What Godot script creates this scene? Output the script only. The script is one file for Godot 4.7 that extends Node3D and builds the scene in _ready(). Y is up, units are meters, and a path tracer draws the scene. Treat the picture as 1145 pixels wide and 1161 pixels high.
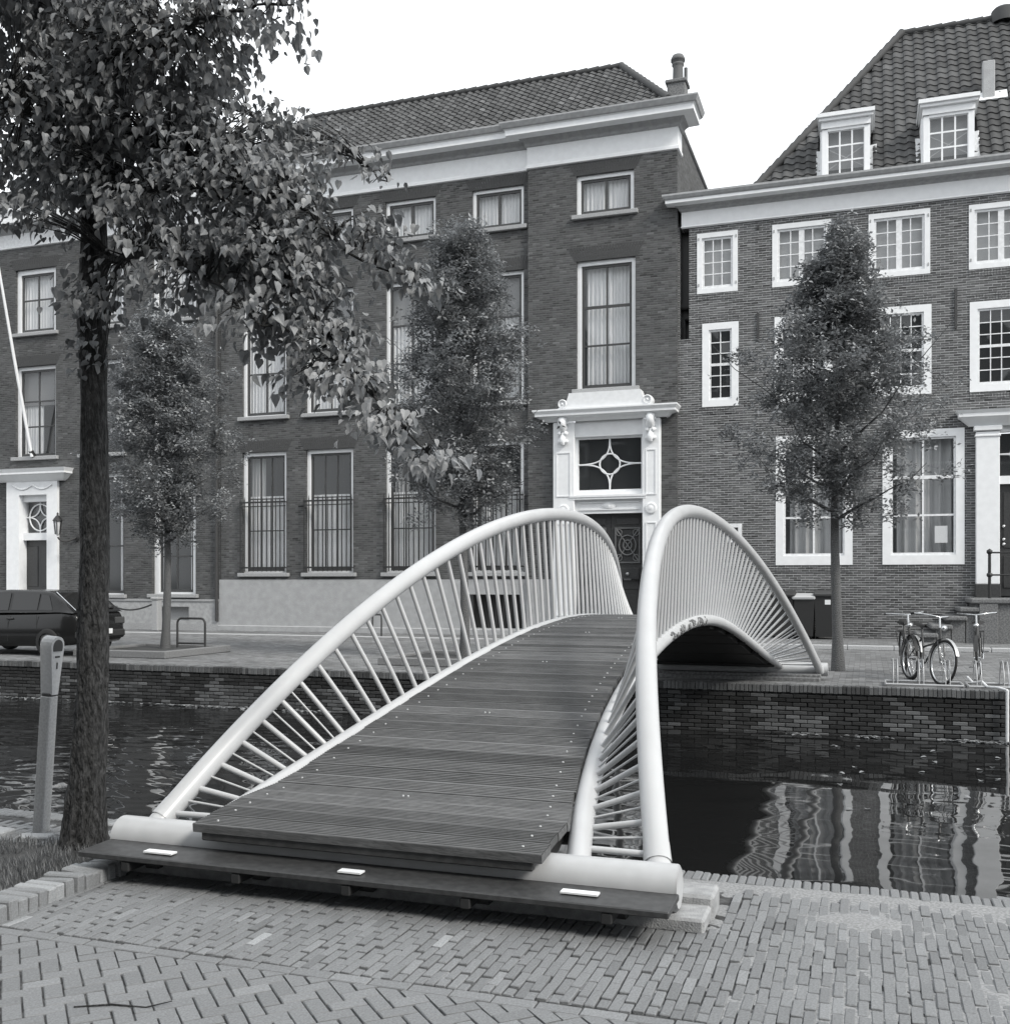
extends Node3D
# A steel foot bridge over a town canal, brick houses on the far side, black and white photograph.
# World: x runs along the canal (right is +), the canal is crossed towards -z. Metres. The near pavement is at y = 0.

const XB := -2.323          # bridge axis
const DMID := 10.965        # its middle, metres in front of the camera's row
const DHALF := 6.104
const NEAR_EDGE := 5.6
const FAR_EDGE := 16.2
const WATER_Y := -0.72
const FRONT := 28.5         # facade line

var M := {}
var names := {}
var org := Vector3.ZERO
var rng := RandomNumberGenerator.new()
var eye := Transform3D()

# ---------------------------------------------------------------- geometry collector
class G:
	var v := PackedVector3Array()
	var n := PackedVector3Array()
	var idx := PackedInt32Array()
	func quad(a: Vector3, b: Vector3, c: Vector3, d: Vector3) -> void:   # counter-clockwise seen from outside
		var nn := (b - a).cross(d - a)
		if nn.length_squared() < 1e-16: nn = (c - b).cross(d - b)
		nn = nn.normalized()
		var k := v.size()
		v.append_array([a, b, c, d]); n.append_array([nn, nn, nn, nn])
		idx.append_array([k, k + 2, k + 1, k, k + 3, k + 2])
	func tri(a: Vector3, b: Vector3, c: Vector3) -> void:
		var nn := (b - a).cross(c - a).normalized()
		var k := v.size()
		v.append_array([a, b, c]); n.append_array([nn, nn, nn])
		idx.append_array([k, k + 2, k + 1])
	func box(lo: Vector3, hi: Vector3) -> void:
		obox(Transform3D(Basis(), (lo + hi) / 2.0), hi - lo)
	func obox(t: Transform3D, s: Vector3) -> void:
		var h := s / 2.0
		var p := []
		for k in 8:
			p.append(t * Vector3(h.x if k & 1 else -h.x, h.y if k & 2 else -h.y, h.z if k & 4 else -h.z))
		quad(p[4], p[5], p[7], p[6]); quad(p[1], p[0], p[2], p[3])
		quad(p[5], p[1], p[3], p[7]); quad(p[0], p[4], p[6], p[2])
		quad(p[6], p[7], p[3], p[2]); quad(p[0], p[1], p[5], p[4])
	func bbox(t: Transform3D, s: Vector3, b: float) -> void:   # box with chamfered edges
		var h := s / 2.0
		var ax := [Vector3(1, 0, 0), Vector3(0, 1, 0), Vector3(0, 0, 1)]
		for a in 3:
			var u: int = (a + 1) % 3
			var w: int = (a + 2) % 3
			for sg in [1.0, -1.0]:
				var c: Vector3 = ax[a] * h[a] * sg
				var du: Vector3 = ax[u] * (h[u] - b)
				var dw: Vector3 = ax[w] * (h[w] - b) * sg
				quad(t * (c - du - dw), t * (c + du - dw), t * (c + du + dw), t * (c - du + dw))
			for s1 in [1.0, -1.0]:
				for s2 in [1.0, -1.0]:
					var p1: Vector3 = ax[u] * h[u] * s1 + ax[w] * (h[w] - b) * s2
					var p2: Vector3 = ax[u] * (h[u] - b) * s1 + ax[w] * h[w] * s2
					var e: Vector3 = ax[a] * (h[a] - b) * s1 * s2
					quad(t * (p1 - e), t * (p1 + e), t * (p2 + e), t * (p2 - e))
		for sx in [1.0, -1.0]:
			for sy in [1.0, -1.0]:
				for sz in [1.0, -1.0]:
					var q := Vector3(sx, sy, sz)
					var a0 := t * (q * Vector3(h.x, h.y - b, h.z - b))
					var a1 := t * (q * Vector3(h.x - b, h.y, h.z - b))
					var a2 := t * (q * Vector3(h.x - b, h.y - b, h.z))
					if sx * sy * sz > 0: tri(a0, a1, a2)
					else: tri(a0, a2, a1)
	func tube(pts: Array, radii: Array, seg := 8, caps := true) -> void:
		var m := pts.size()
		if m < 2: return
		var t0: Vector3 = (pts[1] - pts[0]).normalized()
		var up := Vector3.UP if absf(t0.y) < 0.9 else Vector3.RIGHT
		var side := t0.cross(up).normalized()
		var base := v.size()
		for i in m:
			var a: Vector3 = pts[maxi(i - 1, 0)]
			var b: Vector3 = pts[mini(i + 1, m - 1)]
			var tg := (b - a).normalized()
			side = (side - tg * side.dot(tg)).normalized()
			var other := tg.cross(side)
			var r: float = radii[mini(i, radii.size() - 1)]
			for k in seg:
				var ang := TAU * k / seg
				var d := side * cos(ang) + other * sin(ang)
				v.append(pts[i] + d * r); n.append(d)
		for i in m - 1:
			for k in seg:
				var q0 := base + i * seg + k
				var q1 := base + i * seg + (k + 1) % seg
				idx.append_array([q0, q0 + seg, q1, q1, q0 + seg, q1 + seg])
		if caps:
			for e in 2:
				var c: Vector3 = pts[0] if e == 0 else pts[m - 1]
				var tn: Vector3 = (pts[0] - pts[1]).normalized() if e == 0 else (pts[m - 1] - pts[m - 2]).normalized()
				var k0 := v.size()
				v.append(c); n.append(tn)
				for k in seg:
					v.append(v[base + (0 if e == 0 else (m - 1) * seg) + k]); n.append(tn)
				for k in seg:
					if e == 0: idx.append_array([k0, k0 + 1 + k, k0 + 1 + (k + 1) % seg])
					else: idx.append_array([k0, k0 + 1 + (k + 1) % seg, k0 + 1 + k])
	func lathe(prof: Array, seg: int, t := Transform3D()) -> void:   # prof: Vector2(radius, height), upwards
		var m := prof.size()
		var base := v.size()
		for i in m:
			var a: Vector2 = prof[maxi(i - 1, 0)]
			var b: Vector2 = prof[mini(i + 1, m - 1)]
			var tg := (b - a).normalized()
			for k in seg:
				var ang := TAU * k / seg
				var d := Vector3(cos(ang), 0, sin(ang))
				v.append(t * (d * prof[i].x + Vector3.UP * prof[i].y))
				n.append((t.basis * (d * tg.y - Vector3.UP * tg.x)).normalized())
		for i in m - 1:
			for k in seg:
				var q0 := base + i * seg + k
				var q1 := base + i * seg + (k + 1) % seg
				idx.append_array([q0, q1, q0 + seg, q1, q1 + seg, q0 + seg])
	func prism(poly: PackedVector2Array, depth: float, t := Transform3D()) -> void:   # poly in xy, extruded along z from 0 to -depth
		var p := poly
		if Geometry2D.is_polygon_clockwise(p): p.reverse()
		var id := Geometry2D.triangulate_polygon(p)
		for k in range(0, id.size(), 3):
			var a := p[id[k]]; var b := p[id[k + 1]]; var c := p[id[k + 2]]
			if (b - a).cross(c - a) < 0:
				var h := b; b = c; c = h
			tri(t * Vector3(a.x, a.y, 0), t * Vector3(b.x, b.y, 0), t * Vector3(c.x, c.y, 0))
			tri(t * Vector3(a.x, a.y, -depth), t * Vector3(c.x, c.y, -depth), t * Vector3(b.x, b.y, -depth))
		for k in p.size():
			var a := p[k]; var b := p[(k + 1) % p.size()]
			quad(t * Vector3(a.x, a.y, -depth), t * Vector3(b.x, b.y, -depth), t * Vector3(b.x, b.y, 0), t * Vector3(a.x, a.y, 0))
	func sheet(rows: Array, smooth := true) -> void:   # rows of equally many points, counter-clockwise when row goes right and rows go up
		var base := v.size()
		var w: int = rows[0].size()
		var h := rows.size()
		for j in h:
			for i in w:
				v.append(rows[j][i])
				var dx: Vector3 = rows[j][mini(i + 1, w - 1)] - rows[j][maxi(i - 1, 0)]
				var dy: Vector3 = rows[mini(j + 1, h - 1)][i] - rows[maxi(j - 1, 0)][i]
				n.append(dx.cross(dy).normalized())
		for j in h - 1:
			for i in w - 1:
				var q := base + j * w + i
				idx.append_array([q, q + w, q + 1, q + 1, q + w, q + w + 1])
	func mesh(m: Material, o := Vector3.ZERO) -> ArrayMesh:
		var arr := []
		arr.resize(Mesh.ARRAY_MAX)
		if o != Vector3.ZERO:
			for k in v.size(): v[k] -= o
		arr[Mesh.ARRAY_VERTEX] = v
		arr[Mesh.ARRAY_NORMAL] = n
		arr[Mesh.ARRAY_INDEX] = idx
		var am := ArrayMesh.new()
		am.add_surface_from_arrays(Mesh.PRIMITIVE_TRIANGLES, arr)
		am.surface_set_material(0, m)
		return am

# ---------------------------------------------------------------- naming and tagging
func numbered(called: String) -> String:
	var k: int = names.get(called, 0)
	names[called] = k + 1
	return called if k == 0 else "%s_%03d" % [called, k]

func tag(o: Node, label: String, category: String, group := "") -> void:
	o.set_meta("label", label)
	o.set_meta("category", category)
	if group != "": o.set_meta("group", group)

func thing(called: String, label: String, category: String, at: Vector3, group := "") -> Node3D:
	var o := Node3D.new()
	o.name = numbered(called)
	add_child(o)
	o.position = at
	org = at
	tag(o, label, category, group)
	return o

func part(parent: Node, called: String, g: G, m: Material, kind := "") -> MeshInstance3D:   # geometry is given in world metres
	var o := MeshInstance3D.new()
	o.name = called
	o.mesh = g.mesh(m, org)
	parent.add_child(o, true)
	if kind != "": o.set_meta("kind", kind)
	return o

func single(called: String, g: G, m: Material, label: String, category: String, at := Vector3.ZERO, group := "") -> MeshInstance3D:
	var o := MeshInstance3D.new()
	o.name = numbered(called)
	o.mesh = g.mesh(m, at)
	add_child(o)
	o.position = at
	tag(o, label, category, group)
	return o

func struct(called: String, g: G, m: Material) -> MeshInstance3D:
	var o := MeshInstance3D.new()
	o.name = numbered(called)
	o.mesh = g.mesh(m)
	add_child(o)
	o.set_meta("kind", "structure")
	return o

func piece(parent: Node, called: String, mesh: Mesh, t: Transform3D, m: Material = null) -> MeshInstance3D:
	var o := MeshInstance3D.new()
	o.name = called
	o.mesh = mesh
	o.transform = t
	if m: o.material_override = m
	parent.add_child(o, true)
	return o

func copies(parent: Node, called: String, mesh: Mesh, ts: Array, cols: Array, kind := "stuff") -> MultiMeshInstance3D:
	var mm := MultiMesh.new()
	mm.transform_format = MultiMesh.TRANSFORM_3D
	mm.use_colors = true
	mm.mesh = mesh
	mm.instance_count = ts.size()
	for k in ts.size():
		mm.set_instance_transform(k, ts[k])
		mm.set_instance_color(k, cols[k])
	var o := MultiMeshInstance3D.new()
	o.name = called
	o.multimesh = mm
	parent.add_child(o, true)
	if kind != "": o.set_meta("kind", kind)
	return o

# ---------------------------------------------------------------- materials (all grey: the photograph is black and white)
func lin(v: float) -> Color:      # a linear grey with the print's faint cool tone
	return Color(v * 0.985, v, v * 1.012).linear_to_srgb()

func grey(v: float) -> Color:     # the same as a linear value for vertex colours
	return Color(v * 0.985, v, v * 1.012)

func noise_tex(lo: float, hi: float, freq: float, size := 512, sd := 1, octaves := 4) -> NoiseTexture2D:
	var t := NoiseTexture2D.new()
	var nz := FastNoiseLite.new()
	nz.seed = sd
	nz.frequency = freq
	nz.fractal_octaves = octaves
	t.noise = nz
	t.width = size; t.height = size
	t.seamless = true
	var gr := Gradient.new()
	gr.set_color(0, lin(lo)); gr.set_color(1, lin(hi))
	gr.set_offset(0, 0.15); gr.set_offset(1, 0.85)
	t.color_ramp = gr
	return t

func bump_tex(freq: float, sd := 5, size := 512, strength := 4.0) -> NoiseTexture2D:
	var t := NoiseTexture2D.new()
	var nz := FastNoiseLite.new()
	nz.seed = sd; nz.frequency = freq; nz.fractal_octaves = 4
	t.noise = nz
	t.width = size; t.height = size
	t.seamless = true
	t.as_normal_map = true
	t.bump_strength = strength
	return t

func mat(v: float, rough := 0.8, metal := 0.0) -> StandardMaterial3D:
	var m := StandardMaterial3D.new()
	m.albedo_color = lin(v)
	m.roughness = rough
	m.metallic = metal
	return m

func tmat(tex: Texture2D, period: float, rough := 0.8, nrm: Texture2D = null, nscale := 1.0) -> StandardMaterial3D:
	var m := StandardMaterial3D.new()
	m.albedo_texture = tex
	m.roughness = rough
	m.uv1_triplanar = true
	m.uv1_world_triplanar = true
	m.uv1_triplanar_sharpness = 8.0
	m.uv1_scale = Vector3.ONE / period
	if nrm:
		m.normal_enabled = true
		m.normal_texture = nrm
		m.normal_scale = nscale
	return m

func vmat(rough := 0.85, nrm: Texture2D = null, period := 0.5, nscale := 0.6) -> StandardMaterial3D:   # coloured by vertices or copies
	var m := StandardMaterial3D.new()
	m.albedo_color = Color.WHITE
	m.vertex_color_use_as_albedo = true
	m.roughness = rough
	if nrm:
		m.uv1_triplanar = true; m.uv1_world_triplanar = true
		m.uv1_scale = Vector3.ONE / period
		m.normal_enabled = true; m.normal_texture = nrm; m.normal_scale = nscale
	return m

func leaf_mat(v: float) -> StandardMaterial3D:
	var m := StandardMaterial3D.new()
	m.albedo_color = lin(v)
	m.vertex_color_use_as_albedo = true
	m.roughness = 0.5
	m.backlight_enabled = true
	m.backlight = lin(0.5)
	m.cull_mode = BaseMaterial3D.CULL_DISABLED
	return m

func brick_material(sd: int, base: float, joint: float, spread: float, rough := 0.9) -> StandardMaterial3D:
	# 6.4 m x 6.25 m of stretcher bond: 32 bricks of 0.2 m, 100 courses of 62.5 mm
	var r := RandomNumberGenerator.new()
	r.seed = sd
	var w := 1024
	var h := 1000
	var im := Image.create(w, h, false, Image.FORMAT_RGB8)
	var hm := Image.create(w, h, false, Image.FORMAT_L8)
	im.fill(lin(joint)); hm.fill(Color(0.2, 0.2, 0.2))
	var nz := FastNoiseLite.new()
	nz.seed = sd; nz.frequency = 0.004; nz.fractal_octaves = 3
	for row in 100:
		for k in 33:
			var head := row % 2 == 1
			var x := k * 32 - (16 if head else 0)
			var bw := 30 + r.randi() % 2
			var t := base * (1.0 + r.randfn(0.0, spread) + 0.35 * nz.get_noise_2d(absf(x - 512.0), absf(row * 10 - 500.0)))
			if r.randf() < 0.05: t *= 0.6
			if r.randf() < 0.03: t *= 1.5
			t = clampf(t, 0.012, 0.6)
			var y := row * 10 + r.randi() % 2
			for half in 2:
				var c := lin(clampf(t * r.randf_range(0.9, 1.1), 0.01, 0.7))
				im.fill_rect(Rect2i(x + half * 15, y, bw - 15 if half == 1 else 15, 8), c)
			hm.fill_rect(Rect2i(x, y, bw, 8), Color(1, 1, 1) * r.randf_range(0.75, 1.0))
			for q in 5:
				im.set_pixel(clampi(x + r.randi() % 30, 0, w - 1), clampi(y + r.randi() % 8, 0, h - 1), lin(t * r.randf_range(0.6, 1.5)))
	var m := StandardMaterial3D.new()
	m.albedo_texture = ImageTexture.create_from_image(im)
	m.roughness = rough
	m.uv1_triplanar = true
	m.uv1_world_triplanar = true
	m.uv1_triplanar_sharpness = 20.0
	m.uv1_scale = Vector3(1.0 / 6.4, 1.0 / 6.25, 1.0 / 6.4)
	hm.bump_map_to_normal_map(3.0)
	m.normal_enabled = true
	m.normal_texture = ImageTexture.create_from_image(hm)
	m.normal_scale = 0.7
	return m

func make_materials() -> void:
	M.brick_c = brick_material(11, 0.082, 0.105, 0.18)
	M.brick_r = brick_material(23, 0.09, 0.33, 0.22)
	M.brick_l = brick_material(37, 0.075, 0.1, 0.16)
	M.white = tmat(noise_tex(0.77, 0.82, 0.02, 512, 3), 2.6, 0.5)
	M.white_old = tmat(noise_tex(0.66, 0.8, 0.03, 512, 4), 2.0, 0.6)
	M.grey_trim_and_shade = tmat(noise_tex(0.30, 0.38, 0.02, 512, 6), 2.0, 0.6)
	M.sash_dark = mat(0.045, 0.45)
	M.sill = tmat(noise_tex(0.26, 0.4, 0.05, 512, 8), 1.0, 0.85)
	M.plinth = tmat(noise_tex(0.33, 0.39, 0.02, 512, 9, 5), 3.0, 0.9, bump_tex(0.2, 4), 0.3)
	M.plinth_l = tmat(noise_tex(0.30, 0.40, 0.02, 512, 12, 5), 2.0, 0.9)
	M.curtain = mat(0.8, 0.9)
	M.curtain.backlight_enabled = true; M.curtain.backlight = lin(0.2)
	M.blind = mat(0.42, 0.9)
	M.drape = mat(0.2, 0.9)
	M.room = mat(0.16, 0.95)
	var gl := StandardMaterial3D.new()
	gl.albedo_color = Color(0.55, 0.57, 0.58, 0.1)
	gl.transparency = BaseMaterial3D.TRANSPARENCY_ALPHA
	gl.roughness = 0.02
	gl.metallic_specular = 0.9
	M.glass = gl
	M.iron = mat(0.02, 0.5)
	M.door = tmat(noise_tex(0.035, 0.05, 0.05, 256, 14), 1.0, 0.4)
	M.lead = tmat(noise_tex(0.7, 0.76, 0.02, 256, 15), 1.0, 0.45)
	M.tile_under = mat(0.03, 0.9)
	M.tile_v = vmat(0.75, bump_tex(0.05, 21), 0.4, 0.4)
	M.steel = tmat(noise_tex(0.465, 0.495, 0.012, 512, 31), 2.0, 0.34)
	M.steel_base = tmat(noise_tex(0.44, 0.48, 0.02, 512, 32), 1.4, 0.4)
	M.dark_steel = tmat(noise_tex(0.03, 0.055, 0.03, 512, 33), 0.9, 0.5)
	M.reflector = mat(0.8, 0.5)
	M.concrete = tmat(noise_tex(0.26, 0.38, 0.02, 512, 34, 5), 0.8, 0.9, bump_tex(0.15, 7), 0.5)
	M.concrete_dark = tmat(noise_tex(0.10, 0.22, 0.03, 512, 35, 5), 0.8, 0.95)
	M.screw = mat(0.5, 0.4, 0.2)
	M.graffiti = mat(0.12, 0.7)
	M.arch = mat(0.06, 0.9)
	M.sand = tmat(noise_tex(0.025, 0.1, 0.03, 512, 41, 5), 1.1, 0.95, bump_tex(0.3, 8), 0.6)
	M.street = brick_material(51, 0.185, 0.1, 0.24)
	M.brick_v = vmat(0.88, bump_tex(0.06, 9), 0.2, 0.8)
	M.brick_v.albedo_texture = noise_tex(0.68, 1.0, 0.03, 512, 47, 4)
	M.kerb = tmat(noise_tex(0.34, 0.48, 0.05, 512, 42, 5), 0.8, 0.9)
	M.kerb_dark = tmat(noise_tex(0.14, 0.22, 0.05, 512, 43, 5), 0.8, 0.9)
	M.soil = tmat(noise_tex(0.03, 0.09, 0.08, 512, 44, 5), 0.5, 0.95, bump_tex(0.2, 10), 1.0)
	M.quay_back = tmat(noise_tex(0.02, 0.16, 0.03, 512, 46, 5), 2.0, 0.95)
	var wt := mat(0.012, 0.025)
	wt.metallic_specular = 0.6
	M.water = wt
	M.bark = tmat(noise_tex(0.008, 0.055, 0.03, 512, 61, 5), 0.45, 0.92, bump_tex(0.03, 11, 512, 12.0), 1.0)
	M.bark.uv1_scale = Vector3(3.4, 0.75, 3.4)
	M.bark_young = tmat(noise_tex(0.05, 0.17, 0.04, 512, 62, 5), 0.5, 0.9, bump_tex(0.1, 12), 0.7)
	M.leaf = leaf_mat(1.0)
	M.leaf_far = leaf_mat(1.0)
	M.grass = leaf_mat(1.0)
	M.joint_sand = tmat(noise_tex(0.2, 0.34, 0.05, 512, 48, 5), 0.5, 0.95, bump_tex(0.2, 13), 0.8)
	M.car = mat(0.012, 0.2)
	M.car.clearcoat_enabled = true; M.car.metallic_specular = 0.35; M.car.clearcoat = 0.25; M.car.clearcoat_roughness = 0.05
	M.car_glass = mat(0.015, 0.04)
	M.rubber = mat(0.015, 0.8)
	M.chrome = mat(0.6, 0.25, 0.9)
	M.rim = mat(0.28, 0.4, 0.4)
	M.meter = tmat(noise_tex(0.44, 0.52, 0.05, 256, 71), 0.4, 0.6)
	M.meter_post = tmat(noise_tex(0.32, 0.44, 0.06, 256, 72), 0.3, 0.8)
	M.bin_dark = mat(0.018, 0.55)
	M.galv = mat(0.42, 0.45, 0.4)
	M.paper = mat(0.72, 0.9)
	M.plank = []
	for k in 7:
		var pv: float = [0.105, 0.125, 0.088, 0.15, 0.11, 0.075, 0.135][k]
		var pm := tmat(noise_tex(pv * 0.75, pv * 1.25, 0.03, 256, 80 + k, 5), 1.2, 0.62, bump_tex(0.1, 90 + k, 256), 0.25)
		pm.uv1_scale = Vector3(0.5, 4.0, 4.0)
		M.plank.append(pm)

# ---------------------------------------------------------------- camera, sky, sun
func _ready() -> void:
	rng.seed = 7
	var cam := Camera3D.new()
	cam.projection = Camera3D.PROJECTION_FRUSTUM
	cam.near = 0.1
	cam.far = 400.0
	cam.size = 0.1 * 1161.0 / 1178.0
	cam.frustum_offset = Vector2(0.0, 0.1 * (660.0 - 580.5) / 1178.0)
	cam.position = Vector3(0, 1.55, 0)
	cam.rotation.y = deg_to_rad(19.123)
	add_child(cam)
	cam.current = true
	eye = cam.transform

	var sky_mat := ProceduralSkyMaterial.new()
	sky_mat.sky_top_color = Color(0.97, 0.985, 1.0)
	sky_mat.sky_horizon_color = Color(0.97, 0.985, 1.0)
	sky_mat.ground_horizon_color = Color(0.45, 0.455, 0.46)
	sky_mat.ground_bottom_color = Color(0.3, 0.3, 0.3)
	sky_mat.energy_multiplier = 0.82
	var sky := Sky.new()
	sky.sky_material = sky_mat
	var env := Environment.new()
	env.background_mode = Environment.BG_SKY
	env.sky = sky
	env.tonemap_mode = Environment.TONE_MAPPER_LINEAR
	env.tonemap_exposure = 2.0
	env.sdfgi_enabled = true
	env.ssao_enabled = true
	env.ssil_enabled = true
	var we := WorldEnvironment.new()
	we.environment = env
	add_child(we)

	var sun := DirectionalLight3D.new()
	sun.light_energy = 0.5
	sun.light_angular_distance = 14.0
	sun.light_color = Color(1.0, 0.985, 0.96)
	sun.shadow_enabled = true
	add_child(sun)
	sun.look_at_from_position(Vector3.ZERO, -Vector3(0.74, 0.66, 0.34), Vector3.UP)

	make_materials()
	build_ground()
	build_opposite_houses()
	build_water()
	build_center_house()
	build_left_house()
	build_right_house()
	build_bridge()
	build_near_paving()
	build_street_things()
	build_far_trees()
	build_front_tree()
	print("scene done")

# ---------------------------------------------------------------- ground, quays, water
func build_ground() -> void:
	var g := G.new()
	g.box(Vector3(-150, -2.5, -NEAR_EDGE + 0.02), Vector3(150, -0.006, 60))
	struct("near_bank_ground", g, M.sand)
	g = G.new()
	g.box(Vector3(-150, -2.5, -170), Vector3(150, 0.0, -FAR_EDGE - 0.12))
	struct("far_street", g, M.street)
	# the raised footway in front of the houses
	g = G.new()
	g.box(Vector3(-4.4, 0.0, -FRONT), Vector3(40, 0.09, -25.2))
	struct("footway", g, M.street)
	g = G.new()
	for k in 44:
		g.bbox(Transform3D(Basis(), Vector3(-3.9 + k, 0.05, -25.1)), Vector3(0.99, 0.11, 0.16), 0.015)
	var kb := struct("kerb", g, M.kerb)
	kb.set_meta("kind", "structure")
	# gutter strip of pale slabs in the far street, left
	g = G.new()
	for k in 40:
		g.bbox(Transform3D(Basis(), Vector3(-40.0 + k * 0.9, -0.03, -26.6)), Vector3(0.89, 0.08, 0.3), 0.01)
	struct("gutter", g, M.kerb)
	quay_wall()
	# near quay wall down to the water
	g = G.new()
	g.box(Vector3(-60, -2.4, -NEAR_EDGE), Vector3(60, -0.16, -NEAR_EDGE + 0.018))
	single("near_quay_wall", g, M.brick_l, "brick quay wall below the near pavement edge", "wall")

func quay_wall() -> void:
	var t := thing("quay_wall", "dark stained brick quay wall along the far side of the canal", "wall", Vector3(0, 0, -FAR_EDGE))
	var g := G.new()
	g.box(Vector3(-70, -2.5, -FAR_EDGE - 0.12), Vector3(70, -0.02, -FAR_EDGE - 0.03))
	part(t, "backing", g, M.quay_back)
	var bm := brick_mesh(Vector3(0.198, 0.052, 0.06), 0.006, M.brick_v)
	var cm := brick_mesh(Vector3(0.056, 0.115, 0.2), 0.006, M.brick_v)
	var nz := FastNoiseLite.new()
	nz.seed = 77; nz.frequency = 0.55; nz.fractal_octaves = 3
	var near := []
	var ts := []; var cols := []
	for row in 13:
		var y := -0.165 - row * 0.0625
		for k in 230:
			var x := -36.0 + k * 0.21 + (0.105 if row % 2 else 0.0) + rng.randf_range(-0.004, 0.004)
			var tr := Transform3D(Basis(Vector3.UP, rng.randf_range(-0.02, 0.02)), Vector3(x, y + rng.randf_range(-0.002, 0.002), rng.randf_range(-0.006, 0.006)))
			# algae and wet stains hang down from the coping, lime lower down
			var st := nz.get_noise_2d(x * 1.2, y * 2.0 + 9.0) + 0.6 * nz.get_noise_2d(x * 4.0, 40.0)
			var lo := 0.035 if st > 0.05 else 0.11
			if row < 3: lo = 0.02 if st > -0.3 else 0.07
			if row > 9: lo *= 0.55
			var c := lo * rng.randf_range(0.5, 1.6)
			if x > -1.0 and x < 3.4 and row < 11 and row > 0: near.append([tr, c])
			else:
				ts.append(tr); cols.append(grey(c))
	var tones := []
	for k in 6:
		var m: StandardMaterial3D = M.brick_v.duplicate()
		m.vertex_color_use_as_albedo = false
		m.albedo_color = lin([0.018, 0.028, 0.045, 0.075, 0.11, 0.16][k])
		tones.append(m)
	for e in near:
		var k := 0
		while k < 5 and [0.023, 0.036, 0.06, 0.09, 0.135][k] < e[1]: k += 1
		piece(t, "brick", bm, e[0], tones[k])
	copies(t, "brick_courses", bm, ts, cols)
	ts = []; cols = []
	for k in 760:
		var x := -37.0 + k * 0.062
		ts.append(Transform3D(Basis(Vector3.RIGHT, rng.randf_range(-0.03, 0.03)), Vector3(x, -0.052 + rng.randf_range(-0.004, 0.004), -0.06 + rng.randf_range(-0.008, 0.008))))
		cols.append(grey((0.13 if nz.get_noise_2d(x * 2.0, 3.0) > -0.1 else 0.06) * rng.randf_range(0.75, 1.25)))
	copies(t, "coping_bricks", cm, ts, cols)

func brick_mesh(s: Vector3, b: float, m: Material) -> ArrayMesh:
	var g := G.new()
	g.bbox(Transform3D(), s, b)
	return g.mesh(m)

func build_water() -> void:
	var a := FastNoiseLite.new()
	a.seed = 3; a.frequency = 0.9; a.fractal_octaves = 3
	var b := FastNoiseLite.new()
	b.seed = 8; b.frequency = 0.48; b.fractal_octaves = 2
	var rows := []
	var nx := 620
	var nd := 210
	for j in nd + 1:
		var z := -NEAR_EDGE + 0.015 - (FAR_EDGE - NEAR_EDGE + 0.06) * j / nd
		var row := PackedVector3Array()
		for i in nx + 1:
			var x := -30.0 + 42.0 * i / nx
			# a light breeze reaches the left part of the canal, the right lies calmer in the lee of the bridge
			var breeze := smoothstep(-4.5, -8.0, x + 0.35 * (z + 10.0))
			var amp := lerpf(0.0022, 0.009, breeze)
			var h := a.get_noise_2d(x * 0.75, z * 1.9) * amp + b.get_noise_2d(x, z * 1.3) * 0.0085
			h += breeze * 0.007 * a.get_noise_2d(x * 2.2 + 60.0, z * 4.6)
			row.append(Vector3(x, WATER_Y + h, z))
		rows.append(row)
	var g := G.new()
	g.sheet(rows)
	struct("canal_water", g, M.water)
	g = G.new()
	g.quad(Vector3(-150, WATER_Y - 0.004, -5.58), Vector3(-30, WATER_Y - 0.004, -5.58), Vector3(-30, WATER_Y - 0.004, -16.23), Vector3(-150, WATER_Y - 0.004, -16.23))
	g.quad(Vector3(12, WATER_Y - 0.004, -5.58), Vector3(150, WATER_Y - 0.004, -5.58), Vector3(150, WATER_Y - 0.004, -16.23), Vector3(12, WATER_Y - 0.004, -16.23))
	struct("canal_water_beyond", g, M.water)
	# drift of leaves and foam along the far wall
	var ts := []; var cols := []
	var lm := leaf_mesh(0.07, M.leaf, false)
	for c in [[-11.8, 0.5, 60], [-10.6, 0.9, 110], [-9.2, 0.35, 50], [-13.5, 0.6, 40], [-15.6, 0.8, 50], [0.05, 0.25, 40], [1.3, 0.3, 60], [1.75, 0.3, 40], [2.3, 0.3, 35], [-0.9, 0.15, 16]]:
		for k in c[2]:
			var p := Vector3(c[0] + rng.randfn(0, c[1] * 0.6), WATER_Y + 0.008 + rng.randf() * 0.01, -FAR_EDGE + 0.1 + absf(rng.randfn(0, 0.07)))
			ts.append(Transform3D(Basis(Vector3.UP, rng.randf() * TAU) * Basis(Vector3.RIGHT, rng.randf_range(-0.3, 0.3)) * Basis.from_scale(Vector3.ONE * rng.randf_range(0.6, 1.3)), p))
			cols.append(grey(rng.randf_range(0.12, 0.4)))
	for k in 26:
		var p := Vector3(rng.randf_range(-0.5, 2.2), WATER_Y + 0.007, -rng.randf_range(10.5, 15.4))
		ts.append(Transform3D(Basis(Vector3.UP, rng.randf() * TAU), p))
		cols.append(grey(rng.randf_range(0.15, 0.4)))
	var o := copies(self, "floating_leaves", lm, ts, cols)
	tag(o, "pale fallen leaves drifting on the water along the far quay wall", "leaves")

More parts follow.
